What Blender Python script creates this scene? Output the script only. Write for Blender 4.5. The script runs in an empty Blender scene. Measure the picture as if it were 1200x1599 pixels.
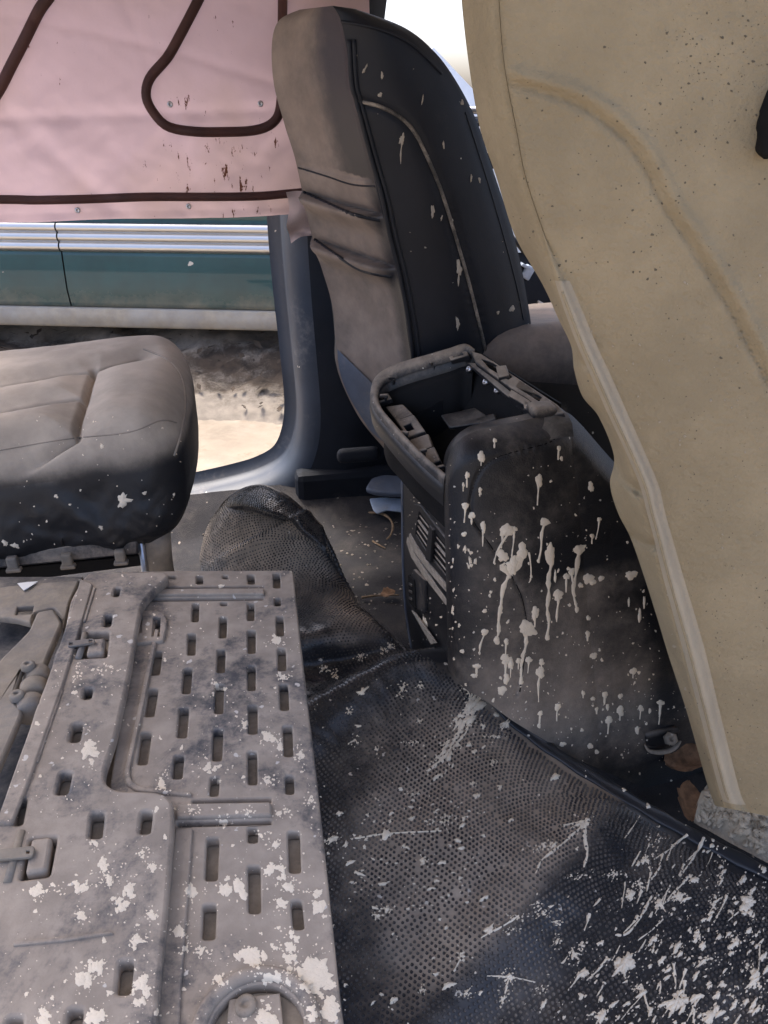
import bpy, bmesh, math, random
import numpy as np
from mathutils import Vector
from mathutils.bvhtree import BVHTree
random.seed(7); RNG = np.random.default_rng(7)
S = bpy.context.scene; COL = S.collection
R = math.radians

# ---------------------------------------------------------------- camera
CAMH, PITCH, YAW, FPX = 1.0, R(28), R(10.3), 1210.0
cd = bpy.data.cameras.new('camera'); cam = bpy.data.objects.new('camera', cd); COL.objects.link(cam)
cam.location = (0, 0, CAMH); cam.rotation_euler = (R(90) - PITCH, 0, -YAW)
cd.sensor_fit = 'VERTICAL'; cd.sensor_height = 36; cd.lens = 36 * FPX / 1599
cd.clip_start = 0.02; cd.clip_end = 500
S.camera = cam
# ---------------------------------------------------------------- sky and sun
SUN_EL, SUN_AZ = R(66), R(-25)          # azimuth measured from +Y towards +X
w = bpy.data.worlds.new('World'); S.world = w; w.use_nodes = True
wn = w.node_tree.nodes; wn.clear()
sky = wn.new('ShaderNodeTexSky'); sky.sky_type = 'NISHITA'; sky.sun_disc = False
sky.sun_elevation = SUN_EL; sky.sun_rotation = SUN_AZ; sky.dust_density = 4.5; sky.air_density = .6; sky.ozone_density = .4
bg = wn.new('ShaderNodeBackground'); bg.inputs[1].default_value = 0.15
wo = wn.new('ShaderNodeOutputWorld')
w.node_tree.links.new(sky.outputs[0], bg.inputs[0]); w.node_tree.links.new(bg.outputs[0], wo.inputs[0])
sd = bpy.data.lights.new('sun', 'SUN'); sun = bpy.data.objects.new('sun', sd); COL.objects.link(sun)
sd.energy = 1.3; sd.angle = R(14); sd.color = (1, .94, .85)
sv = Vector((math.sin(SUN_AZ) * math.cos(SUN_EL), math.cos(SUN_AZ) * math.cos(SUN_EL), math.sin(SUN_EL)))
sun.rotation_euler = sv.to_track_quat('Z', 'Y').to_euler(); sun.location = (0, 0, 20)
S.view_settings.view_transform = 'Standard'; S.view_settings.look = 'None'
S.view_settings.exposure = 1.8; S.view_settings.gamma = 1.0

# ---------------------------------------------------------------- survey: photo pixel -> point in the place
CP = np.array([0, 0, CAMH])
FW = np.array([math.sin(YAW) * math.cos(PITCH), math.cos(YAW) * math.cos(PITCH), -math.sin(PITCH)])
RT = np.array([math.cos(YAW), -math.sin(YAW), 0]); UP = np.cross(RT, FW)
def ray(x, y): return FW + RT * (x - 600) / FPX + UP * (799.5 - y) / FPX
def onY(x, y, v): d = ray(x, y); return CP + d * (v / d[1])
def onZ(x, y, v): d = ray(x, y); return CP + d * ((v - CAMH) / d[2])
def onX(x, y, v): d = ray(x, y); return CP + d * (v / d[0])
def onP(x, y, pl): d = ray(x, y); return CP + d * (np.dot(pl[0] - CP, pl[1]) / np.dot(d, pl[1]))
def pix(p):
    d = np.asarray(p, float) - CP; z = d @ FW
    return 600 + FPX * (d @ RT) / z, 799.5 - FPX * (d @ UP) / z

# ---------------------------------------------------------------- materials
def mat(name, base, rough=.6, metal=0, dust=None, amt=.5, dscale=6., up=.0, speck=0, sscale=90., var=.15,
        bump=.15, bscale=250., attr=False, spec=.5, soft=.18, dark=None, darkamt=.0, darkscale=10., coat=0., bdist=.004, speckcol=(.62, .57, .49)):
    m = bpy.data.materials.new(name); m.use_nodes = True
    N = m.node_tree.nodes; L = m.node_tree.links
    b = N['Principled BSDF']
    tc = N.new('ShaderNodeTexCoord'); co = tc.outputs['Object']
    def noise(sc, det=6, ro=.6, dist=0):
        n = N.new('ShaderNodeTexNoise'); n.inputs['Scale'].default_value = sc; n.inputs['Detail'].default_value = det
        n.inputs['Roughness'].default_value = ro; n.inputs['Distortion'].default_value = dist; L.new(co, n.inputs['Vector']); return n.outputs['Fac']
    def math_(op, a, c, clamp=False):
        n = N.new('ShaderNodeMath'); n.operation = op; n.use_clamp = clamp
        for i, v in enumerate((a, c)):
            if isinstance(v, (int, float)): n.inputs[i].default_value = v
            else: L.new(v, n.inputs[i])
        return n.outputs[0]
    def ramp(v, lo, hi):
        n = N.new('ShaderNodeMapRange'); n.inputs[1].default_value = lo; n.inputs[2].default_value = hi; n.interpolation_type = 'SMOOTHSTEP'
        L.new(v, n.inputs[0]); return n.outputs[0]
    def mix(f, a, c):
        n = N.new('ShaderNodeMix'); n.data_type = 'RGBA'
        if isinstance(f, float): n.inputs[0].default_value = f
        else: L.new(f, n.inputs[0])
        for i, v in ((6, a), (7, c)):
            if isinstance(v, tuple): n.inputs[i].default_value = (*v, 1)
            else: L.new(v, n.inputs[i])
        return n.outputs[2]
    vn = noise(3.1 * dscale / 2, 5)
    col = mix(ramp(vn, .3, .7), tuple(c * (1 - var) for c in base), tuple(min(1, c * (1 + var)) for c in base))
    rg = rough
    if darkamt:
        dn = ramp(noise(darkscale, 8, .7), .62 - darkamt * .3, .66 - darkamt * .2)
        col = mix(dn, col, dark)
    if dust:
        n1 = noise(dscale, 9, .68, .3)
        v = math_('ADD', n1, amt - .5)
        if up:
            g = N.new('ShaderNodeNewGeometry'); sp = N.new('ShaderNodeSeparateXYZ'); L.new(g.outputs['Normal'], sp.inputs[0])
            v = math_('ADD', v, math_('MULTIPLY', math_('SUBTRACT', sp.outputs[2], .45), up))
        if attr:
            a = N.new('ShaderNodeAttribute'); a.attribute_name = 'dust'
            v = math_('ADD', v, a.outputs['Fac'])
        v = math_('ADD', v, math_('MULTIPLY', math_('SUBTRACT', noise(dscale * 14, 5, .7), .5), .25))
        f = ramp(v, .5 - soft, .5 + soft)
        dn2 = noise(dscale * 3.3, 6, .6)
        dcol = mix(ramp(dn2, .3, .72), tuple(c * .78 for c in dust), tuple(min(1, c * 1.1) for c in dust))
        col = mix(f, col, dcol)
        rn = N.new('ShaderNodeMapRange'); rn.inputs[3].default_value = rough; rn.inputs[4].default_value = .95; L.new(f, rn.inputs[0]); rg = rn.outputs[0]
    if speck:
        vo = N.new('ShaderNodeTexVoronoi'); vo.inputs['Scale'].default_value = sscale
        wv = N.new('ShaderNodeVectorMath'); wv.operation = 'ADD'
        wn_ = N.new('ShaderNodeTexNoise'); wn_.inputs['Scale'].default_value = sscale * 1.5; L.new(co, wn_.inputs['Vector'])
        sc_ = N.new('ShaderNodeVectorMath'); sc_.operation = 'SCALE'; sc_.inputs['Scale'].default_value = .8 / sscale
        L.new(wn_.outputs['Color'], sc_.inputs[0]); L.new(co, wv.inputs[0]); L.new(sc_.outputs[0], wv.inputs[1]); L.new(wv.outputs[0], vo.inputs['Vector'])
        sx = N.new('ShaderNodeSeparateColor'); L.new(vo.outputs['Color'], sx.inputs[0])
        rad = math_('MULTIPLY', math_('SUBTRACT', sx.outputs[0], 1 - speck), .5 / max(speck, .01) * .6)
        f2 = ramp(math_('SUBTRACT', rad, vo.outputs['Distance']), 0, .06)
        col = mix(f2, col, speckcol)
    L.new(col, b.inputs['Base Color'])
    if isinstance(rg, (int, float)): b.inputs['Roughness'].default_value = rg
    else: L.new(rg, b.inputs['Roughness'])
    b.inputs['Metallic'].default_value = metal; b.inputs['Specular IOR Level'].default_value = spec
    b.inputs['Coat Weight'].default_value = coat
    if bump:
        bp = N.new('ShaderNodeBump'); bp.inputs['Strength'].default_value = bump; bp.inputs['Distance'].default_value = bdist
        h = noise(bscale, 4, .6)
        if dust: h = math_('ADD', h, math_('MULTIPLY', f, .35))
        L.new(h, bp.inputs['Height']); L.new(bp.outputs[0], b.inputs['Normal'])
    return m

DUST = (.34, .295, .25)
MUD = (.80, .69, .54)
m_black = mat('black_plastic', (.012, .013, .016), .42, dust=DUST, amt=.28, dscale=7, up=.25, speck=.06, sscale=140, soft=.3, bump=.08, bscale=500)
m_cons = mat('console_side_plastic', (.011, .012, .016), .4, dust=(.30, .25, .205), amt=.19, dscale=6, attr=True, speck=.08, sscale=140, soft=.3, bump=.3, bscale=420)
m_strip = mat('dusty_strip', (.2, .18, .155), .7, dust=(.40, .35, .29), amt=.6, dscale=30)
m_dark = mat('dark_void_plastic', (.009, .009, .010), .75, dust=DUST, amt=.12, dscale=9, up=.15, spec=.2)
m_rim = mat('dusty_rim_plastic', (.022, .022, .026), .5, dust=(.36, .30, .24), amt=.48, dscale=14, up=.35, soft=.22, speck=.08, sscale=180)
m_panel = mat('dusty_panel_plastic', (.062, .064, .072), .5, dust=(.385, .32, .258), amt=.57, dscale=9, speck=.2, sscale=75, soft=.10, bump=.14, bscale=400, speckcol=(.6, .55, .49))
m_panel_side = mat('panel_side_plastic', (.045, .048, .058), .5, dust=(.38, .33, .275), amt=.45, dscale=12, soft=.25, speck=.1, sscale=120)
m_slot = mat('slot_floor_dust', (.17, .14, .11), .8, dust=(.36, .30, .235), amt=.62, dscale=22, soft=.2, dark=(.10, .06, .035), darkamt=.1, darkscale=30)
m_rubber = mat('rubber_mat', (.026, .027, .031), .3, dust=(.39, .315, .245), amt=.12, dscale=5, attr=True, soft=.25, bump=.06, bscale=300, speck=.10, sscale=70, speckcol=(.6, .54, .46))
m_stud = mat('rubber_stud', (.034, .034, .038), .222, dust=(.36, .30, .24), amt=.33, dscale=9, soft=.3, bump=0)
m_splat = mat('dried_mud', MUD, .9, var=.1, bump=.3, bscale=300)
m_beige = mat('mud_coated_cover', (.275, .222, .135), .93, var=.06, bump=.5, bscale=150, bdist=.007, dust=(.34, .277, .175), amt=.5, dscale=4, soft=.35)
m_beige_l = mat('mud_coated_welt', (.37, .315, .23), .95, var=.08, bump=.5, bscale=140)
m_leather = mat('black_leather', (.010, .012, .018), .5, dust=(.26, .215, .18), amt=.04, dscale=6, spec=.3, up=.06, attr=True, soft=.4, bump=.12, bscale=600, speck=.02, sscale=60)
m_leather2 = mat('dusty_leather', (.014, .014, .016), .5, dust=(.50, .425, .345), amt=.60, dscale=2.6, attr=True, up=.2, soft=.45, bump=.14, bscale=600)
m_pleat = mat('dusty_pleat_leather', (.020, .020, .024),   .45, dust=(.30, .238, .195), amt=.10, dscale=4, attr=True, soft=.34, bump=.14, bscale=600)
m_fabric = mat('dark_fabric', (.016, .016, .018), .85, dust=(.2, .155, .115), amt=.1, dscale=6, attr=True, soft=.4, bump=.3, bscale=900, speck=.05, sscale=60)
m_bluefab = mat('bluegrey_plastic', (.10, .12, .16), .55, dust=(.3, .27, .25), amt=.3, dscale=9)
m_paint = mat('bluegrey_paint', (.045, .058, .082), .5, dust=(.4, .37, .34), amt=.3, dscale=5, up=.05, spec=.5, bump=.03, speck=.02)
m_trim = mat('dark_trim', (.013, .016, .023), .7, spec=.25, dust=(.2, .18, .17), amt=.2, dscale=6)
m_carpet = mat('grey_carpet', (.030, .029, .033), .95, dust=(.14, .12, .105), amt=.30, dscale=11, soft=.3, bump=.8, bscale=420, speck=.12, sscale=55, speckcol=(.34, .29, .24))
m_steel = mat('steel', (.5, .5, .52), .3, metal=1, bump=0, var=.1, dust=(.4, .36, .3), amt=.25, dscale=40)
m_hinge = mat('dusty_steel', (.12, .12, .13), .45, metal=.4, dust=(.36, .31, .25), amt=.6, dscale=10, soft=.2, speck=.08, sscale=90)
m_cord = mat('brown_cord', (.055, .018, .014), .7, var=.3, bump=.2, bscale=200)
m_green = mat('green_paint', (.008, .060, .066), .25, dust=(.26, .235, .18), amt=.08, dscale=3, attr=True, soft=.3, coat=.6, bump=0, speck=.03, sscale=22)
m_chrome = mat('chrome', (.60, .60, .60), .33, metal=1, bump=0, var=.03, dust=(.6, .57, .52), amt=.2, dscale=3)
m_sill = mat('dusty_sill', (.33, .32, .30), .5, dust=(.42, .36, .27), amt=.52, dscale=5, soft=.3, bump=.05)
m_glass = mat('car_glass', (.02, .03, .03), .05, bump=0, var=0)
m_tyre = mat('tyre_rubber', (.02, .02, .02), .8, dust=DUST, amt=.4)
m_pale = mat('pale_car_paint', (.70, .74, .78), .3, bump=0, var=.05, coat=.5)
m_white = mat('white_nylon', (.75, .75, .73), .4, bump=0, var=.05)
m_leaf = mat('dry_leaf', (.26, .15, .085), .8, var=.35, dscale=40, bump=.4, bscale=200)
m_twig = mat('twig_bark', (.22, .15, .09), .85, var=.3, dscale=60)
m_scrap = mat('pale_blue_scrap', (.42, .50, .62), .45, dust=(.4, .36, .3), amt=.3, dscale=20)
m_head = mat('headlining', (.42, .40, .36), .95, bump=.2)
m_ground = mat('sandy_ground', (.25, .205, .155), .95, var=.25, dust=(.35, .30, .24), amt=.55, dscale=1.6, soft=.25, bump=.9, bscale=28, dark=(.22, .17, .12), darkamt=.12, darkscale=5)
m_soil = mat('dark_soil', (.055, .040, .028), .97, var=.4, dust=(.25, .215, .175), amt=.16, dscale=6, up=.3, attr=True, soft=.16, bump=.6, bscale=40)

def tarp_material():
    m = mat('pink_sheet_cloth', (.60, .435, .455), .75, var=.06, dscale=3, bump=.7, bscale=11)
    N = m.node_tree.nodes; L = m.node_tree.links; b = N['Principled BSDF']; out = N['Material Output']
    src = b.inputs['Base Color'].links[0].from_socket
    tc = N.new('ShaderNodeTexCoord')
    # rusty runs, stretched up and down, denser to the right
    mp = N.new('ShaderNodeMapping'); mp.inputs['Scale'].default_value = (70, 1, 22); L.new(tc.outputs['Object'], mp.inputs[0])
    n = N.new('ShaderNodeTexNoise'); n.inputs['Scale'].default_value = 1; n.inputs['Detail'].default_value = 5; n.inputs['Roughness'].default_value = .75; L.new(mp.outputs[0], n.inputs['Vector'])
    n2 = N.new('ShaderNodeTexNoise'); n2.inputs['Scale'].default_value = 7; n2.inputs['Detail'].default_value = 2; L.new(tc.outputs['Object'], n2.inputs['Vector'])
    at = N.new('ShaderNodeAttribute'); at.attribute_name = 'rust'
    a = N.new('ShaderNodeMath'); a.operation = 'MULTIPLY_ADD'; L.new(n2.outputs[0], a.inputs[0]); a.inputs[1].default_value = .35; L.new(n.outputs[0], a.inputs[2])
    a2 = N.new('ShaderNodeMath'); a2.operation = 'ADD'; L.new(a.outputs[0], a2.inputs[0]); L.new(at.outputs['Fac'], a2.inputs[1])
    r = N.new('ShaderNodeMapRange'); r.inputs[1].default_value = .90; r.inputs[2].default_value = .915; L.new(a2.outputs[0], r.inputs[0])
    n3 = N.new('ShaderNodeTexNoise'); n3.inputs['Scale'].default_value = 4; n3.inputs['Detail'].default_value = 6; L.new(tc.outputs['Object'], n3.inputs['Vector'])
    r3 = N.new('ShaderNodeMapRange'); r3.inputs[1].default_value = .45; r3.inputs[2].default_value = .8; L.new(n3.outputs[0], r3.inputs[0])
    mx0 = N.new('ShaderNodeMix'); mx0.data_type = 'RGBA'; L.new(r3.outputs[0], mx0.inputs[0]); L.new(src, mx0.inputs[6]); mx0.inputs[7].default_value = (.47, .335, .29, 1)
    mx = N.new('ShaderNodeMix'); mx.data_type = 'RGBA'; L.new(r.outputs[0], mx.inputs[0]); L.new(mx0.outputs[2], mx.inputs[6]); mx.inputs[7].default_value = (.09, .03, .015, 1)
    L.new(mx.outputs[2], b.inputs['Base Color'])
    tr = N.new('ShaderNodeBsdfTranslucent'); L.new(mx.outputs[2], tr.inputs[0])
    ms = N.new('ShaderNodeMixShader'); ms.inputs[0].default_value = .33
    L.new(b.outputs[0], ms.inputs[1]); L.new(tr.outputs[0], ms.inputs[2]); L.new(ms.outputs[0], out.inputs['Surface'])
    return m
m_tarp = tarp_material()

# ---------------------------------------------------------------- object helpers
BASE = {}
def thing(name, label, cat, loc, group=None):
    o = bpy.data.objects.new(name, None); COL.objects.link(o); o.location = tuple(float(c) for c in loc); o.empty_display_size = .05
    o['label'] = label; o['category'] = cat
    if group: o['group'] = group
    BASE[o.name] = np.array(loc, float); return o
def put(name, me, m, parent=None, kind=None, label=None, smooth=True):
    me.materials.clear(); me.materials.append(m)
    if smooth: me.polygons.foreach_set('use_smooth', [True] * len(me.polygons))
    o = bpy.data.objects.new(name, me); COL.objects.link(o)
    b = np.zeros(3)
    if parent:
        o.parent = parent; b = BASE[parent.name]
        co = np.empty(len(me.vertices) * 3); me.vertices.foreach_get('co', co)
        me.vertices.foreach_set('co', (co.reshape(-1, 3) - b).ravel())
    BASE[o.name] = b
    if kind: o['kind'] = kind
    if label: o['label'] = label
    me.update(); return o
def mesh(name, V, F, m, parent=None, kind=None, smooth=True, label=None, attr=None):
    me = bpy.data.meshes.new(name); me.from_pydata([tuple(map(float, v)) for v in V], [], [tuple(map(int, f)) for f in F])
    if attr:
        for k, vals in attr.items():
            a = me.attributes.new(k, 'FLOAT', 'POINT'); a.data.foreach_set('value', np.asarray(vals, float))
    o = put(name, me, m, parent, kind, label, smooth)
    return o
def from_bm(name, bm, m, parent=None, kind=None, smooth=False, label=None):
    me = bpy.data.meshes.new(name); bm.to_mesh(me); bm.free(); return put(name, me, m, parent, kind, label, smooth)
def tag(o, label, cat, group=None):
    o['label'] = label; o['category'] = cat
    if group: o['group'] = group
    return o
def sharp(o, ang=40):
    try:
        me = o.data; bm = bmesh.new(); bm.from_mesh(me)
        for e in bm.edges:
            if len(e.link_faces) == 2 and e.calc_face_angle(0) > R(ang): e.smooth = False
        bm.to_mesh(me); bm.free()
    except Exception: pass
    return o
def grid_faces(nr, nc, closed=False):
    F = []
    for i in range(nr - 1):
        for j in range(nc if closed else nc - 1):
            k = (j + 1) % nc
            F.append((i * nc + j, i * nc + k, (i + 1) * nc + k, (i + 1) * nc + j))
    return F
def cr(P, t):
    P = np.asarray(P, float); n = len(P) - 1; i = min(int(t), n - 1); f = t - i
    p0, p1, p2, p3 = P[max(i - 1, 0)], P[i], P[i + 1], P[min(i + 2, n)]
    return .5 * (2 * p1 + (p2 - p0) * f + (2 * p0 - 5 * p1 + 4 * p2 - p3) * f * f + (3 * p1 - p0 - 3 * p2 + p3) * f ** 3)
def resample(P, n): return np.array([cr(P, t) for t in np.linspace(0, len(P) - 1, n)])
def dseg(Q, P):
    Q = np.asarray(Q, float); P = np.asarray(P, float); best = np.full(len(Q), 1e9)
    for a, b in zip(P[:-1], P[1:]):
        ab = b - a; t = np.clip(((Q - a) @ ab) / max(ab @ ab, 1e-12), 0, 1)
        best = np.minimum(best, np.linalg.norm(Q - (a + t[:, None] * ab), axis=1))
    return best
def tube_data(P, r, n=8, flat=1.0, nrm=None, caps=True):
    P = np.asarray(P, float); m = len(P); rr = np.broadcast_to(np.asarray(r, float), (m,))
    T = np.gradient(P, axis=0); T /= np.linalg.norm(T, axis=1)[:, None] + 1e-12
    up = np.array([0, 0, 1.]) if nrm is None else np.asarray(nrm, float)
    V = []
    for i in range(m):
        a = np.cross(T[i], up)
        if np.linalg.norm(a) < 1e-3: a = np.cross(T[i], [1, 0, .1])
        a /= np.linalg.norm(a); b = np.cross(a, T[i])
        for k in range(n):
            th = 2 * math.pi * k / n; V.append(P[i] + rr[i] * (math.cos(th) * a + math.sin(th) * b * flat))
    F = grid_faces(m, n, True)
    if caps: F += [tuple(range(n))[::-1], tuple(range((m - 1) * n, m * n))]
    return V, F
def tube(name, P, r, m, parent=None, n=8, flat=1.0, nrm=None, **k):
    V, F = tube_data(P, r, n, flat, nrm); return mesh(name, V, F, m, parent, **k)
def join_data(parts):
    V, F = [], []
    for v, f in parts:
        o = len(V); V += list(v); F += [tuple(i + o for i in q) for q in f]
    return V, F
def rbox(name, c, s, r, m, parent=None, n=(24, 24, 12), fn=None, kind=None, label=None, dust=None):
    """rounded box of size s about c, deformed by fn(points)"""
    bm = bmesh.new(); h = np.array(s) / 2; V = []; F = []
    def samp(k, ax):
        a = np.linspace(-1, 1, n[ax] + 1); e = min(.9, 1.3 * r / h[ax]); 
        return np.sign(a) * (1 - (1 - np.abs(a)) ** 1.25)
    for ax in range(3):
        u, v = [(1, 2), (2, 0), (0, 1)][ax]
        A, B = samp(0, u), samp(0, v)
        for sg in (-1, 1):
            o = len(V)
            for a in A:
                for b in B:
                    p = np.zeros(3); p[ax] = sg * h[ax]; p[u] = a * h[u]; p[v] = b * h[v]; V.append(p)
            nb = len(B)
            for i in range(len(A) - 1):
                for j in range(nb - 1):
                    q = (o + i * nb + j, o + (i + 1) * nb + j, o + (i + 1) * nb + j + 1, o + i * nb + j + 1)
                    F.append(q if sg > 0 else q[::-1])
    V = np.array(V); q = np.clip(V, -(h - r), h - r); d = V - q; L = np.linalg.norm(d, axis=1); ok = L > 1e-9
    V[ok] = q[ok] + d[ok] / L[ok][:, None] * r
    V = V + np.array(c)
    key = {}; idx = []; U = []
    for v in V:
        k = tuple(np.round(v, 5))
        if k not in key: key[k] = len(U); U.append(v)
        idx.append(key[k])
    F2 = []
    for f in F:
        g = [idx[i] for i in f]
        h2 = [g[i] for i in range(4) if g[i] != g[i - 1]]
        if len(set(h2)) >= 3: F2.append(tuple(h2))
    U = np.array(U)
    if fn is not None: U = fn(U)
    at = {'dust': dust(U)} if dust is not None else None
    return mesh(name, U, F2, m, parent, kind=kind, label=label, attr=at)
def box(name, c, s, m, parent=None, bev=.003, rot=None, **k):
    bm = bmesh.new(); bmesh.ops.create_cube(bm, size=1)
    bmesh.ops.scale(bm, vec=s, verts=bm.verts)
    if bev: bmesh.ops.bevel(bm, geom=bm.edges[:], offset=bev, segments=2, affect='EDGES', profile=.5)
    if rot is not None: bmesh.ops.rotate(bm, cent=(0, 0, 0), matrix=rot, verts=bm.verts)
    bmesh.ops.translate(bm, vec=[float(x) for x in c], verts=bm.verts)
    return from_bm(name, bm, m, parent, **k)
def round_poly(P, r, n=4):
    P = [np.array(p, float) for p in P]; out = []
    for i, p in enumerate(P):
        a, b = P[i - 1] - p, P[(i + 1) % len(P)] - p; la, lb = np.linalg.norm(a), np.linalg.norm(b)
        d = min(r, la * .45, lb * .45)
        if d < 1e-6: out.append(p); continue
        s, e = p + a / la * d, p + b / lb * d
        for k in range(n + 1):
            t = k / n; out.append((1 - t) ** 2 * s + 2 * t * (1 - t) * p + t * t * e)
    return out
def plate(name, outline, pl, thick, m, parent=None, bev=.0015, holes=(), rnd=0., hrnd=0., lift=0., label=None, kind=None):
    """solid plate whose face lies on plane pl, outline and holes surveyed from the photo"""
    n = np.asarray(pl[1], float); n = n / np.linalg.norm(n)
    u = np.cross([0, 1, 0] if abs(n[1]) < .9 else [0, 0, 1], n); u /= np.linalg.norm(u); v = np.cross(n, u)
    O = np.asarray(pl[0], float)
    def two(pts):
        r = []
        for p in pts:
            q = onP(p[0], p[1], (O, n)) if len(p) == 2 else np.asarray(p, float)
            r.append(((q - O) @ u, (q - O) @ v))
        return r
    cu = bpy.data.curves.new(name, 'CURVE'); cu.dimensions = '2D'; cu.fill_mode = 'BOTH'
    cu.extrude = max(thick / 2 - bev, .0002); cu.bevel_depth = bev; cu.bevel_resolution = 1; cu.offset = -bev
    loops = [round_poly(two(outline), rnd) if rnd else two(outline)] + [round_poly(two(h), hrnd) if hrnd else two(h) for h in holes]
    for lp in loops:
        sp = cu.splines.new('POLY'); sp.points.add(len(lp) - 1); sp.use_cyclic_u = True
        for q, p in zip(sp.points, lp): q.co = (float(p[0]), float(p[1]), 0, 1)
    ob = bpy.data.objects.new('t', cu); me = bpy.data.meshes.new_from_object(ob)
    bpy.data.objects.remove(ob); bpy.data.curves.remove(cu)
    co = np.empty(len(me.vertices) * 3); me.vertices.foreach_get('co', co); co = co.reshape(-1, 3)
    Wd = O + co[:, :1] * u + co[:, 1:2] * v + (co[:, 2:] - thick / 2 + lift) * n
    me.vertices.foreach_set('co', Wd.ravel()); me.name = name
    o = put(name, me, m, parent, kind, label, smooth=True)
    return sharp(o, 50)
def slot(x0, y0, x1, y1, wd):
    return [(x0 - wd / 2, y0), (x0 + wd / 2, y0), (x1 + wd / 2, y1), (x1 - wd / 2, y1)]
def disc(name, c, n, r, h, m, parent=None, seg=12, **k):
    n = np.asarray(n, float); n /= np.linalg.norm(n); c = np.asarray(c, float)
    u = np.cross(n, [0.3, .2, 1]); u /= np.linalg.norm(u); v = np.cross(n, u); V = []
    for (rr, z) in ((r, 0), (r, h * .7), (r * .8, h), (r * .35, h), (r * .3, h * .6)):
        for i in range(seg):
            t = 2 * math.pi * i / seg; V.append(c + rr * (math.cos(t) * u + math.sin(t) * v) + n * z)
    F = grid_faces(5, seg, True) + [tuple(range(4 * seg, 5 * seg))]
    return mesh(name, V, F, m, parent, **k)

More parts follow.
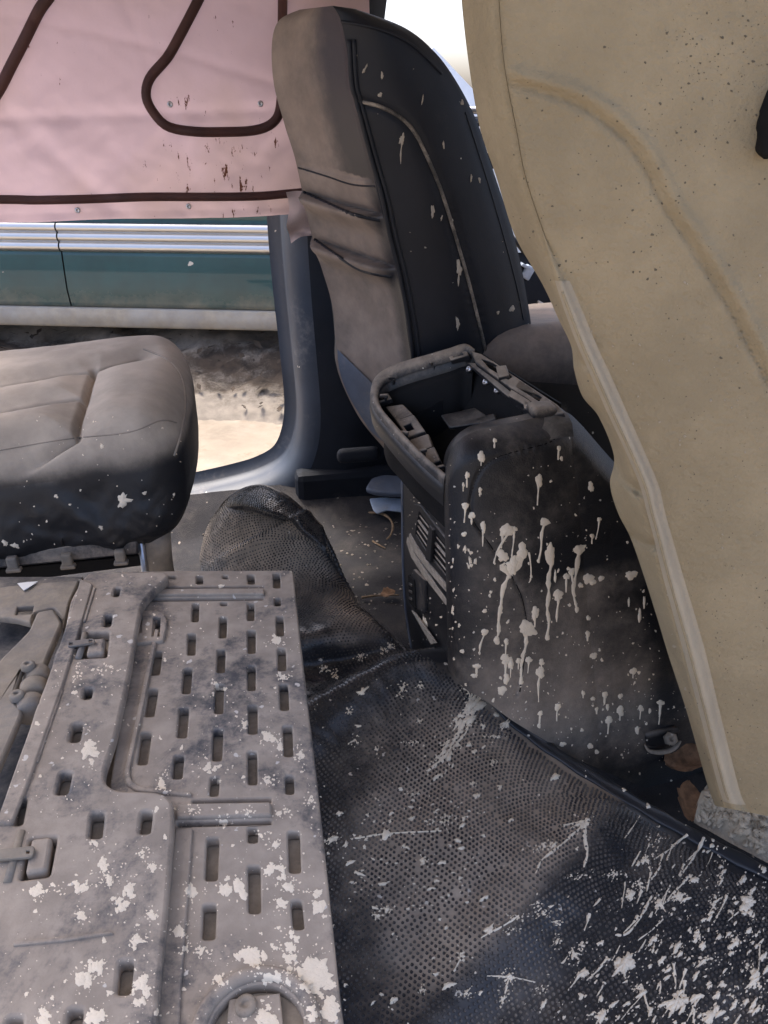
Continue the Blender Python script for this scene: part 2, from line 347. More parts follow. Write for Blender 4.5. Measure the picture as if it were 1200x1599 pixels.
# ---------------------------------------------------------------- mud splashes laid onto real surfaces
def bvh_of(objs):
    V, F = [], []
    for o in objs:
        b = BASE[o.name]; k = len(V)
        V += [Vector(np.array(v.co) + b) for v in o.data.vertices]; F += [tuple(i + k for i in p.vertices) for p in o.data.polygons]
    return BVHTree.FromPolygons(V, F)
class Splats:
    def __init__(s, objs, thick=.0011): s.t = bvh_of(objs); s.V = []; s.F = []; s.th = thick
    def hit(s, x, y):
        d = ray(x, y); l, n, i, dist = s.t.ray_cast(Vector(CP), Vector(d))
        if l is None: return None
        n = np.array(n); 
        if n @ d > 0: n = -n
        return np.array(l), n
    def blob(s, x, y, rx, ry=None, ang=0., rough=.25, n=None, spikes=0, spl=2.):
        ry = ry or rx; c = s.hit(x, y)
        if c is None: return
        n = n or (9 if max(rx, ry) < 3 else 16 if max(rx, ry) < 7 else 28)
        ph = [random.uniform(0, 6.28) for _ in range(6)]; sp = [random.uniform(0, 6.28) for _ in range(spikes)]
        ring = []
        for k in range(n):
            t = 2 * math.pi * k / n
            f = 1 + rough * (.5 * math.sin(2 * t + ph[0]) + .45 * math.sin(3 * t + ph[1]) + .35 * math.sin(5 * t + ph[2]) + .3 * math.sin(8 * t + ph[3])) + rough * random.uniform(-.3, .3)
            for q in sp:
                dd = abs((t - q + math.pi) % (2 * math.pi) - math.pi)
                f += spl * max(0, 1 - dd / .28) * random.uniform(.6, 1)
            a, b = math.cos(t) * rx * f, math.sin(t) * ry * f
            X, Y = x + a * math.cos(ang) - b * math.sin(ang), y + a * math.sin(ang) + b * math.cos(ang)
            h = s.hit(X, Y)
            if h is None or np.linalg.norm(h[0] - c[0]) > .004 + 3.5 * max(rx, ry) * (1 + spl * (spikes > 0)) / FPX * 1.6: return
            ring.append((X, Y, h))
        o = len(s.V); hh = s.th * min(1.8, .5 + max(rx, ry) / 8)
        s.V.append(c[0] + c[1] * hh * 1.2)
        for X, Y, h in ring:
            m = s.hit(x + (X - x) * .7, y + (Y - y) * .7) or h; s.V.append(m[0] + m[1] * hh)
        for X, Y, h in ring: s.V.append(h[0] + h[1] * .0002)
        for k in range(n):
            k2 = (k + 1) % n
            s.F += [(o, o + 1 + k2, o + 1 + k), (o + 1 + k, o + 1 + k2, o + 1 + n + k2, o + 1 + n + k)]
    def drip(s, pts, w0, w1=None, bulb=None):
        w1 = w1 if w1 is not None else w0 * .6
        P = resample(np.array(pts, float), max(4, int(np.hypot(*(np.array(pts[-1]) - np.array(pts[0]))) / 4) + 2)); o = len(s.V); rows = []; wa = random.uniform(0, 6); amp = min(2.2, .1 * len(P)) * (w0 < 4)
        for i, p in enumerate(P):
            p = p + np.array([amp * (math.sin(i * .55 + wa) * .5 + math.sin(i * .21 + 2 * wa) * .7) * min(1, i / 5), 0])
            f = i / (len(P) - 1); ww = (w0 * (1 - f) + w1 * f) * random.uniform(.72, 1.25) * (1 + .3 * math.sin(i * .9 + wa))
            tg = P[min(i + 1, len(P) - 1)] - P[max(i - 1, 0)]; tg /= np.linalg.norm(tg) + 1e-9; nn = np.array([-tg[1], tg[0]])
            hs = [s.hit(*(p + nn * k * ww)) for k in (-1, -.5, .5, 1)]
            if any(h is None for h in hs): return
            rows.append([h[0] + h[1] * (.0002 if k in (0, 3) else s.th) for k, h in enumerate(hs)])
        for a, b in zip(rows[:-1], rows[1:]):
            if np.linalg.norm(a[0] - b[0]) > .05: return
        for r_ in rows: s.V += r_
        for i in range(len(rows) - 1):
            for j in range(3):
                s.F.append((o + i * 4 + j, o + i * 4 + j + 1, o + i * 4 + 5 + j, o + i * 4 + 4 + j))
        if bulb: s.blob(P[-1][0], P[-1][1], bulb, bulb * 1.3, 0, .15)
    def cluster(s, x, y, rx, ry, a=0., k=None):
        k = k or int(4 + (rx + ry) * .3)
        for i in range(k):
            r_ = random.random() ** .6 * 1.0; t = random.uniform(0, 6.28); u, v = r_ * rx * math.cos(t), r_ * ry * math.sin(t)
            q = (.72 - .42 * r_) * min(rx, ry) * random.uniform(.55, 1.15)
            s.blob(x + u * math.cos(a) - v * math.sin(a), y + u * math.sin(a) + v * math.cos(a), max(.8, q * random.uniform(.8, 1.6)), max(.7, q), random.uniform(0, 3), .38, n=18)
        for i in range(k + 4):
            r_ = random.uniform(1, 2.2); t = random.uniform(0, 6.28); q = random.uniform(.5, 1.6)
            s.blob(x + r_ * rx * math.cos(t), y + r_ * ry * math.sin(t), q * random.uniform(1, 1.6), q, t, .3)
    def rand(s, n, x0, y0, x1, y1, r0, r1, dens=None, el=1.5, ang=None, spk=.1):
        for _ in range(n):
            x, y = random.uniform(x0, x1), random.uniform(y0, y1)
            if dens and random.random() > dens(x, y): continue
            r = r0 * (r1 / r0) ** (random.random() ** 2.2)
            a = random.uniform(0, 3.14) if ang is None else ang + random.uniform(-.5, .5)
            s.blob(x, y, r * random.uniform(1, el), r, a, .35, spikes=(random.randint(2, 4) if random.random() < spk and r > 1.5 else 0), spl=1.2)
    def done(s, parent, m=None):
        return mesh('mud_splatter', s.V, s.F, m or m_splat, parent, kind='stuff')

# ================================================================= THE SETTING OUTSIDE
GZ = -.42
g = mesh('ground', [(-60, -60, GZ), (60, -60, GZ), (60, 60, GZ), (-60, 60, GZ)], [(0, 1, 2, 3)], m_ground, kind='structure', smooth=False)
def noise2(x, y, seed=0):
    v = 0
    for k, (f, a) in enumerate(((3, 1), (7, .5), (15, .3), (31, .18), (60, .1))):
        v = v + a * np.sin(f * x + 1.7 * k + seed + 1.3 * np.sin(f * .7 * y + k)) * np.cos(f * 1.1 * y - .6 * k + seed * 2 + 1.1 * np.sin(f * .6 * x))
    return v
# uneven sand in the gap seen through the doorway
xs, ys = np.linspace(-2.5, 2.2, 160), np.linspace(2.0, 4.6, 110)
V = [(x, y, GZ + .006 + .006 * (1 + noise2(x * 3, y * 3, 2)) * min(1, 8 * min(x + 2.5, 2.2 - x, y - 2.0, 4.6 - y))) for y in ys for x in xs]
mesh('sand_path', V, grid_faces(110, 160), m_ground, kind='structure')
# bank of dark soil and litter that the green car stands on
CAR_ROT = R(-15); ca, sa = math.cos(CAR_ROT), math.sin(CAR_ROT); CAR_O = np.array([-.55, 4.42, 0])
def carw(x, y, z): return np.array([CAR_O[0] + ca * x - sa * y, CAR_O[1] + sa * x + ca * y, z])
V = []; sand_lit_top = []; xs = np.linspace(-4, 4, 260); us = np.linspace(0, 1, 60)
for u in us:
    for x in xs:
        y = -.62 + u * 3.2
        z = GZ - .01 + .30 * min(1, max(0, (u - .0) / .32)) ** .8
        z += .028 * noise2(x * 2.2, y * 2.5, 5) * min(1, u * 8) + .012 * noise2(x * 9, y * 8, 1) * min(1, u * 8)
        V.append(carw(x, y + .06 * noise2(x * .9, .3, 3), z)); sand_lit_top.append(.66 * math.exp(-u / .06) + .34 * min(1, max(0, (u - .17) / .06)) + .06 * noise2(x * 3, u * 9))  # sand at the toe; paler top band paints in the light on the bank
mesh('soil_bank', V, grid_faces(60, 260), m_soil, kind='structure', attr={'dust': sand_lit_top})
lv = []
for _ in range(900):
    x, u = random.uniform(-2, 2), random.uniform(.02, .5); y = -.62 + u * 3.2
    z = GZ + .30 * min(1, u / .32) ** .8 + .02; s_ = random.uniform(.012, .04); a = random.uniform(0, 6.28); t = random.uniform(-.5, .5)
    c = carw(x, y, z + random.uniform(0, .015)); d1 = np.array([math.cos(a), math.sin(a), t]) * s_; d2 = np.array([-math.sin(a), math.cos(a), random.uniform(-.4, .4)]) * s_ * .45
    lv.append(([c - d1, c + d2 + [0, 0, s_ * .15], c + d1, c - d2], [(0, 1, 2, 3)]))
V, F = join_data(lv); mesh('leaf_litter', V, F, m_soil, kind='stuff', smooth=False)

# ---------------------------------------------------------------- green car
gc = thing('parked_car', 'green car with chrome lower trim parked outside beyond the doorway', 'car', carw(0, 0, GZ + .1))
zz = {k: onY(225, y, 4.36)[2] for k, y in dict(top=342, c0=350, c1=396, p1=483, s0=488, s1=514).items()}
def side(name, x0, x1, prof, m, parent=gc, nx=12, dust=None, ny=0):
    P = []; xs = np.linspace(x0, x1, nx)
    for x in xs:
        for y, z in prof: P.append(carw(x, y, z))
    F = grid_faces(nx, len(prof))
    F = [f[::-1] for f in F]
    at = {'dust': [dust(p[2]) for p in P]} if dust else None
    return mesh(name, P, F, m, parent, attr=at)
dz = lambda z: .42 * max(0, 1 - (z - zz['p1']) / .14) ** 1.3
h = zz['c0'] - zz['c1']
chrome = [(0.03, zz['c0'] + .002)]
for k in range(3):
    a = zz['c0'] - h * k / 3; b = zz['c0'] - h * (k + 1) / 3
    for t in np.linspace(.04, .96, 9): chrome.append((-.014 - .014 * math.sin(math.pi * t), a + (b - a) * t))
    chrome.append((-.006, b))
chrome.append((.03, zz['c1'] - .002))
door_prof = [(.03, zz['c1'] + .01), (-.001, zz['c1'] + .003)] + [(-.004 - .02 * math.sin(math.pi * .5 * t) + .05 * max(0, t - .7), zz['c1'] + (zz['p1'] - zz['c1']) * t) for t in np.linspace(0, 1, 14)] + [(.04, zz['p1'] - .001)]
up_prof = [(.04, zz['c0'] - .004), (-.004, zz['c0'] - .001), (-.008, zz['c0'] + .05), (-.002, zz['c0'] + .16), (.02, zz['c0'] + .27), (.04, zz['c0'] + .30), (.10, zz['c0'] + .31)]
SEAM = None
# the seam between the doors, found where the photo shows it
pS = onY(97, 430, 4.5); SEAM = (pS[0] - CAR_O[0]) / ca + .02
for (x0, x1) in ((SEAM - 1.15, SEAM - .004), (SEAM + .004, SEAM + 1.25)):
    d = side('door', x0, x1, door_prof, m_green, dust=dz)
    side('upper_panel', x0, x1, up_prof, m_green, d)
    side('chrome_strip', x0, x1, chrome, m_chrome, d)
gb = side('fender', SEAM - 2.1, SEAM - 1.158, door_prof[:-3] + [(.04, zz['p1'] + .1)], m_green); side('fender', SEAM + 1.258, SEAM + 2.0, door_prof[:-3] + [(.04, zz['p1'] + .1)], m_green)
side('fender_top', SEAM - 2.1, SEAM - 1.158, up_prof, m_green, gb)
side('inner_body', SEAM - 2.0, SEAM + 1.9, [(.06, zz['c0'] + .28), (.05, zz['p1'] - .05), (.05, zz['s1'] + .02)], m_tyre)
side('sill_panel', SEAM - 1.2, SEAM + 1.3, [(.06, zz['p1'] - .002), (-.03, zz['p1'] - .008)] + [(-.03 - .012 * math.sin(math.pi * t), zz['p1'] - .008 + (zz['s1'] - zz['p1'] + .008) * t) for t in np.linspace(.05, 1, 8)] + [(.05, zz['s1'] - .005), (.6, zz['s1'] - .005)], m_sill)
z0 = zz['c0'] + .31
V = []
for x, ins, zt in ((SEAM - 1.5, .15, .02), (SEAM - 1.0, .32, .42), (SEAM + .5, .32, .44), (SEAM + 1.15, .15, .02)):
    V += [carw(x, ins, z0 + zt), carw(x, 1.62 - ins, z0 + zt)]
for x in (SEAM - 1.5, SEAM + 1.15): V += [carw(x, .1, z0), carw(x, 1.52, z0)]
mesh('cabin_glass', V, [(0, 1, 3, 2), (2, 3, 5, 4), (4, 5, 7, 6), (0, 2, 4, 6, 10, 8), (1, 9, 11, 7, 5, 3), (0, 8, 9, 1), (6, 7, 11, 10)], m_glass, gc, smooth=False)
box('roof', carw(SEAM - .25, .81, z0 + .455), (1.5, 1.0, .03), m_green, gc, .012)
for xw in (SEAM - 1.62, SEAM + 1.72):
    P = [carw(xw, y, GZ + .42) for y in (.02, .04, .2, .22)]
    t = tube('wheel', P, [.24, .3, .3, .24], m_tyre, gc, n=28); tube('rim', [carw(xw, y, GZ + .42) for y in (.012, .03)], [.17, .19], m_steel, t, n=24)

# ---------------------------------------------------------------- pale car further off, seen between the seats
pc = thing('parked_car', 'pale silver car far outside, glimpsed past the black seat headrest', 'car', (.31, 6.6, GZ))
prof = [(-2.1, .35), (-2.1, .75), (-1.9, .92), (-.9, 1.0), (-.35, 1.38), (.1, 1.45), (1.1, 1.42), (1.7, 1.0), (2.1, .95), (2.15, .4)]
def paleloft(prof, ys, ins, m, nm, par):
    V = []
    for y, k in zip(ys, ins):
        for x, z in prof: V.append((.31 + x * (1 - k * .1), 6.6 + y, GZ + z * 1.22 - k * .1))
    F = [f[::-1] for f in grid_faces(len(ys), len(prof), True)] + [tuple(range(len(prof)))[::-1], tuple(range((len(ys) - 1) * len(prof), len(ys) * len(prof)))]
    return mesh(nm, V, F, m, par, smooth=False)
paleloft(prof, [-.8, -.7, .7, .8], [1, 0, 0, 1], m_pale, 'body', pc)
mesh('side_window', [(.31 + x, 5.79, GZ + z * 1.2) for x, z in ((-.55, 1.0), (-.15, 1.3), (.95, 1.28), (1.35, 1.0))], [(0, 1, 2, 3)], m_glass, pc, smooth=False)
for xw in (-1.1, 1.7):
    tube('wheel', [(xw, 5.77, GZ + .36), (xw, 6.0, GZ + .36)], .36, m_tyre, pc, n=20)

# ================================================================= THE CAR SHELL
cb = thing('car_body', 'stripped car shell with blue-grey door opening, dark pillar and dirty carpet floor', 'car body', (0, 1.9, 0))
# carpet, slightly lumpy
xs, ys = np.linspace(-1.3, 1.7, 90), np.linspace(.25, 1.9, 60)
V = [(x, y, .004 * noise2(x * 2, y * 2) + .012 * math.exp(-((x - .2) / .4) ** 2) - .075 * min(1, max(0, (x - .42) / .14)) ** 2 + .07 * max(0, (y - 1.78) / .12)) for y in ys for x in xs]
mesh('carpet', V, grid_faces(60, 90), m_carpet, cb)
# door opening: swept jamb
path = [(450, -60), (437, 150), (440, 335), (448, 450), (459, 560), (466, 640), (462, 690), (445, 728), (410, 750), (360, 765), (290, 780), (180, 797), (0, 825), (-250, 870)]
P2 = np.array([onY(x, y, 1.92)[[0, 2]] for x, y in path]); P2 = resample(P2, 70)
T = np.gradient(P2, axis=0); T /= np.linalg.norm(T, axis=1)[:, None]
Nn = np.stack([-T[:, 1], T[:, 0]], 1)
Nn[:] = Nn * np.sign((Nn @ np.array([1, -1.]))[:, None])
def sweep(sec, name, m):
    V = []
    for p, n in zip(P2, Nn):
        for o, y in sec: V.append((p[0] + n[0] * o, y, p[1] + n[1] * o))
    return mesh(name, V, grid_faces(len(P2), len(sec)), m, cb)
sweep([(-.03, 2.02), (.0, 2.01), (.0, 1.955), (.004, 1.93), (.014, 1.910), (.03, 1.897), (.046, 1.890), (.058, 1.888)], 'door_jamb', m_paint)
V = []; Vs = []
for i, (p, n) in enumerate(zip(P2, Nn)):
    k = 1 - .85 * min(1, max(0, (i - 34) / 14)); wd = .15 + .10 * min(1, max(0, (.85 - p[1]) * 3))
    for o, y in resample([(-.004, 1.889), (.02, 1.880), (.06, 1.870), (.11, 1.869), (wd, 1.90)], 14): V.append((p[0] + n[0] * (.058 + o * k), y, p[1] + n[1] * (.058 + o * k)))
    if i > 44:
        for o, y in ((.052, 1.890), (.056, 1.868), (.068, 1.864), (.12, 1.866)): Vs.append((p[0] + n[0] * o, y, p[1] + n[1] * o))
mesh('pillar_trim', V, grid_faces(len(P2), 14), m_trim, cb); mesh('door_seal', Vs, grid_faces(len(Vs) // 4, 4), m_tyre, cb)
V = []
for x in np.linspace(.27, 1.5, 20):
    for y, z in ((1.90, .09), (1.86, .12), (1.885, .3), (1.90, .62), (1.92, .66)): V.append((x, y + .02, z))
box('sill_trim', (.85, 1.90, .05), (1.5, .10, .16), m_trim, cb, .02)
mesh('front_door_panel', V, grid_faces(20, 5), m_trim, cb)
# unseen roof and lining overhead, edges trimmed to shape the light inside
mesh('roof', [(x, y, z) for z in (1.37, 1.41) for x, y in ((-.66, .38), (1.25, .38), (1.25, 2.0), (-.66, 2.0))], [(3, 2, 1, 0), (4, 5, 6, 7), (0, 1, 5, 4), (1, 2, 6, 5), (2, 3, 7, 6), (3, 0, 4, 7)], m_head, cb, smooth=False)

# ribbed rails and hanging wiring seen in the gap between the front seats
lp = thing('ribbed_panel', 'grey ribbed metal panel glimpsed between the two front seats', 'panel', onY(760, 240, 2.3))
for k, (y, hgt) in enumerate(((172, 9), (188, 6), (203, 8), (219, 6), (234, 8))):
    a, b = onY(700, y, 2.3), onY(830, y, 2.3)
    tube('rail', [a, (a + b) / 2, b], hgt / 2 / FPX * 2.6, m_bluefab if k % 2 else m_steel, lp, n=8)
a = onY(690, 182, 2.36); b = onY(850, 262, 2.36)
box('backing', (a + b) / 2, (b[0] - a[0], .02, a[2] - b[2]), m_trim, lp)
wl = thing('wiring_loom', 'loose black wiring with white plugs in the gap beside the muddy seat', 'wiring', onY(840, 470, 1.98))
box('fuse_box', onY(850, 470, 2.02), (.16, .06, .16), m_dark, wl, .01)
for pts, r in (([(800, 370), (822, 400), (835, 440), (828, 480), (845, 520)], .006), ([(812, 405), (840, 425), (862, 430), (880, 470)], .005), ([(825, 440), (842, 452), (858, 440), (850, 410)], .004), ([(870, 440), (862, 470), (848, 500), (840, 530)], .004)):
    tube('cable', resample([onY(x, y, 1.95 - .01 * i) for i, (x, y) in enumerate(pts)], 24), r, m_scrap if r == .005 else m_black, wl, n=8)
from mathutils import Matrix
for (x, y, s_) in ((847, 482, 1), (836, 497, .8), (824, 425, 1.3)):
    p = box('plug', onY(x, y, 1.92), (.018 * s_, .02, .026 * s_), m_white if s_ < 1.2 else m_scrap, wl, .003, Matrix.Rotation(.5, 3, 'Y'))
    box('plug_collar', onY(x - 3, y - 9, 1.92), (.023 * s_, .022, .008), m_white if s_ < 1.2 else m_scrap, p, .002, Matrix.Rotation(.5, 3, 'Y'))

# ---------------------------------------------------------------- pink sheet over the door window
ps = thing('pink_sheet', 'pink cloth sheet with brown cord hung over the rear window opening', 'sheet', onY(220, 345, 1.96))
TY = 1.835
bot = [(-260, 352), (-100, 348), (0, 347), (60, 347), (130, 343), (220, 341), (320, 340), (400, 337), (450, 334), (500, 330), (580, 322)]
B = resample([onY(x, y, TY) for x, y in bot], 150); nz_ = 90; V = []; rust = []
for i in range(nz_):
    f = i / (nz_ - 1)
    for p in B:
        z = p[2] + (1.33 - p[2]) * f
        wv = 1.6 * (.0035 * noise2(p[0] * 1.6, z * 1.6, 4) + .0012 * noise2(p[0] * 3.3, z * 3.1, 7)) + .004 * math.sin(5 * p[0] + 9 * z + 2 * math.sin(6 * z)) + .0012 * noise2(p[0] * 5, z * 4, 8) + .005 * math.exp(-((z - 1.06 + .16 * p[0] + .02 * math.sin(5 * p[0])) / .010) ** 2) + .004 * math.exp(-((p[0] + .12 + .3 * (z - 1)) / .012) ** 2) + .0055 * math.sin(38 * p[0] + 20 * z + 3 * math.sin(11 * z)) * max(0, math.sin(3.1 * p[0] + 4.4 * z)) ** 3 + .006 * math.exp(-((p[0] + .35 + (z - .9) * .9) / .03) ** 2) + .004 * math.exp(-((z - .98 - .03 * p[0]) / .012) ** 2)
        if f < .02: wv -= .002
        V.append((p[0], TY + wv, z))
        x_, y_ = pix(V[-1])
        rv = .0
        for cx, cy, sx, sy, a in ((300, 180, 50, 60, .15), (330, 250, 130, 60, .12), (385, 290, 30, 18, .16), (350, 40, 60, 60, .12), (410, 330, 60, 12, .16), (430, 220, 25, 80, .12), (150, 60, 160, 80, .06)):
            rv = max(rv, a * math.exp(-((x_ - cx) / sx) ** 2 - ((y_ - cy) / sy) ** 2))
        rust.append(rv)
tarp = mesh('cloth', V, grid_faces(nz_, 150), m_tarp, ps, attr={'rust': rust})
tb = bvh_of([tarp])
def tarp_pts(px, off=.006, n=60):
    out = []
    for x, y in resample(np.array(px, float), n):
        d = ray(x, y); l = tb.ray_cast(Vector(CP), Vector(d))[0]
        q = np.array(l) if l is not None else onY(x, y, TY); out.append(q - [0, off, 0])
    return np.array(out)
for px, r in (([(95, -30), (78, -5), (62, 18), (40, 62), (18, 105), (0, 140), (-40, 205)], .0105), ([(330, -40), (308, 5), (282, 55), (262, 90), (235, 122), (229, 150), (240, 175), (262, 197), (300, 205), (350, 206), (400, 203), (428, 190), (438, 165), (440, 110), (441, 40), (442, -40)], .0095),
              ([(-200, 312), (0, 311), (60, 312), (150, 310), (230, 307), (320, 307), (400, 306), (450, 302), (490, 298)], .0088)):
    tube('cord', tarp_pts(px), r, m_cord, ps, n=8, flat=.7, nrm=(0, 1, 0))
for x, y in ((266, 163), (407, 162), (122, 328), (295, 322)):
    disc('rivet', tarp_pts([(x, y), (x, y + .1)], .002, 2)[0], (0, -1, 0), .006, .004, m_steel, ps)
V = []
fl = [[(447, 300), (465, 298), (495, 300)], [(452, 325), (470, 325), (497, 328)], [(448, 352), (466, 350), (490, 355)], [(452, 366), (468, 362), (490, 362)], [(455, 380), (470, 370), (489, 368)]]
for i, row in enumerate(fl):
    for j, (x, y) in enumerate(row): V.append(onY(x, y, 1.80 + .012 * math.sin(2.2 * i + 1.9 * j)))
V = np.array(V).reshape(5, 3, 3); VV = np.array([resample(r_, 9) for r_ in V]); VV = np.array([resample(VV[:, j], 17) for j in range(9)]).transpose(1, 0, 2)
m_flap = mat('torn_flap_cloth', (.50, .38, .35), .85, var=.12)
mesh('torn_flap', VV.reshape(-1, 3), grid_faces(17, 9), m_flap, ps, label='torn greyish pink flap at the lower corner of the sheet')

# ================================================================= BLACK FRONT SEAT
SY = 1.36
fs = thing('front_seat', 'black leather front seat with pleated dusty back, standing by the door pillar', 'car seat', (.45, 1.55, .1), 'front seats')
rows = [((468, 15), (520, 9), (556, 14)), ((436, 32), (532, 30), (632, 43)), ((425, 68), (541, 72), (680, 82)), ((428, 130), (547, 130), (716, 132)), ((445, 195), (562, 190), (745, 190)), ((462, 250), (578, 250), (765, 250)),
        ((475, 310), (592, 310), (785, 310)), ((488, 370), (605, 365), (802, 365)), ((503, 420), (618, 420), (815, 420)), ((519, 475), (630, 475), (825, 475)), ((525, 530), (638, 530), (833, 530)), ((528, 580), (645, 580), (840, 585)), ((560, 650), (650, 640), (845, 640)), ((600, 700), (655, 700), (850, 700))]
NR = 260
Lp, Sp, Rp = (resample([r_[k] for r_ in rows], NR) for k in range(3))
piping = resample([(553, 158), (590, 165), (622, 181), (645, 203), (665, 240), (690, 300), (715, 380), (735, 450), (757, 540)], 60)
V = []; NS = 0; pxs = []; D = []
def pleat(x, y, x0, y0, sl, hgt):
    d = y - (y0 + (x - x0) * sl - .0006 * (x - x0) ** 2)
    return hgt * (min(1, d / 3) * math.exp(-(max(0, d - 6) / 17) ** 2)) if d > 0 else -hgt * .45 * math.exp(d / 5)
for i in range(NR):
    L, Sm, Rr = Lp[i], Sp[i], Rp[i]; row = []
    capk = min(1, i / 24)
    for t in np.linspace(0, 1, 26):                      # side panel
        q = Sm + (Rr - Sm) * t; Y = SY + .012 - .03 * math.sin(math.pi * min(1, t * .9 + .08)) * capk + .05 * max(0, t - .86) ** 1.0
        x, y = q; d = np.min(np.hypot(piping[:, 0] - x, piping[:, 1] - y)); Y += .004 * math.exp(-(d / 7) ** 2)
        row.append((onY(x, y, Y), 0))
    pr = row[-1][0]; pl_ = onY(L[0], L[1], SY + .20)
    for f in (.15, .35, .6, .85, 1): row.append((pr + np.array([.02 * math.sin(3.14 * f), .42 * f, 0]), 0))
    for f in (.1, .35, .65, .9): row.append((pr + np.array([0, .42, 0]) + (pl_ + np.array([.06, .22, 0]) - pr - np.array([0, .42, 0])) * f, 0))
    for f in (.3, .6, .8): row.append((pl_ + np.array([.06 * (1 - f) ** 2, .22 * (1 - f), 0]), .1))
    ps_ = row[0][0]
    for t in np.linspace(0, 1, 36)[:-1]:                 # pleated back, left silhouette to seam
        q = L + (Sm - L) * t; Y = SY + .20 - .19 * (t ** 1.25)
        p = onY(q[0], q[1], Y); x, y = q
        b = pleat(x, y, 470, 300, .36, .034) + pleat(x, y, 487, 373, .42, .034) + .35 * pleat(x, y, 462, 258, .27, .010)
        b *= min(1, (1 - t) * 6) * min(1, t * 7 + .25)
        sm = lambda a, c, q_: (lambda u: u * u * (3 - 2 * u))(min(1, max(0, (q_ - a) / (c - a))))
        row.append((p + np.array([-.8, -.6, .1]) * b, .52 * (1 - sm(.38, .80, t)) if y < 250 + (x - 470) * .27 else .56 * (1 - .85 * sm(.78, 1, t))))
    NS = len(row); V += [p for p, _ in row]; D += [d for _, d in row]
V = np.array(V); D = np.array(D).reshape(NR, NS); V = V.reshape(NR, NS, 3)
top = V[0].mean(0) + [0, 0, .004]
def sub(cols, name, m, parent, cap=False, rows_=None):
    A = V[:, cols]; n = A.shape[1]; vv = list(A.reshape(-1, 3)); ff = grid_faces(NR, n)
    return mesh(name, vv, ff, m, parent, attr={'dust': D[:, cols].ravel()})
allv = list(V.reshape(-1, 3)) + [top]; F = grid_faces(NR, NS, True) + [(NR * NS, (j + 1) % NS, j) for j in range(NS)]
nside = 26
vis = list(range(NS - 35, NS)) + [0]
br = mesh('backrest', allv, [f for f in F if not all((q % NS) in vis for q in f) or NR * NS in f], m_leather, fs, attr={'dust': list(D.ravel()) + [0]})
pb = sub(vis, 'pleated_back', m_pleat, br)
nrm = np.array([-.2, -1, .1])
def lay(objs, px, off, n=60):
    t = bvh_of(objs); out = []
    for x, y in resample(np.array(px, float), n):
        d = ray(x, y); l = t.ray_cast(Vector(CP), Vector(d))[0]
        if l is not None: out.append(np.array(l) - d * off / np.linalg.norm(d))
    return np.array(out)
m_pipe = mat('worn_piping', (.05, .045, .04), .6, dust=DUST, amt=.45, dscale=20)
tube('piping', lay([br], [(555, 158), (590, 165), (622, 181), (645, 203), (665, 240), (690, 300), (715, 380), (735, 450), (757, 540), (770, 600)], .001), .003, m_pipe, br, n=8)
tube('piping', lay([br], [(546, 62), (550, 130), (558, 160), (580, 245), (597, 305), (609, 365), (625, 430), (640, 510), (648, 590), (652, 660)], .001), .0045, m_leather, br, n=8)
tube('piping', lay([br], [(553, 62), (557, 130), (566, 165), (589, 250), (606, 310), (619, 370), (635, 435), (650, 515), (658, 590), (662, 660)], .001), .0035, m_leather, br, n=8)
tube('piping', lay([br], [(727, 175), (745, 230), (767, 300), (790, 380), (808, 450), (818, 500)], .0006), .0012, m_leather, br, n=6)
tube('piping', lay([br], [(500, 30), (560, 38), (610, 52), (650, 75), (690, 115)], .0008), .0025, m_leather, br, n=6)
for c_ in ([(472, 299), (510, 317), (550, 334), (594, 344)], [(488, 372), (525, 398), (565, 422), (612, 432)]):
    tube('crease_shadow', lay([pb], c_, -.002, 60), .0035, m_leather, br, n=6)  # dark tubes sunk in the folds stand in for their shadow
tube('seam', lay([pb], [(466, 262), (510, 275), (550, 288), (586, 291)], -.001, 40), .0018, m_leather, br, n=6)
# lower skirt, pale blue-grey
low = [[(527, 545), (575, 592), (640, 655)], [(531, 580), (575, 622), (640, 675)], [(546, 620), (580, 655), (640, 700)], [(578, 672), (600, 690), (645, 715)]]
tb2 = bvh_of([br, pb]); vv = []
LQ = np.array([resample(np.array(r_, float), 16) for r_ in low]); LQ = np.array([resample(LQ[:, j], 18) for j in range(16)]).transpose(1, 0, 2)
for r_ in LQ:
    for x, y in r_:
        d = ray(x, y); hit = tb2.ray_cast(Vector(CP), Vector(d))[0]
        vv.append(np.array(hit) - d * .006 if hit is not None and hit[1] < SY + .3 else onY(x, y, SY + .19) )
VV = np.array(vv)
mesh('lower_skirt', VV.reshape(-1, 3), grid_faces(18, 16), m_bluefab, fs)
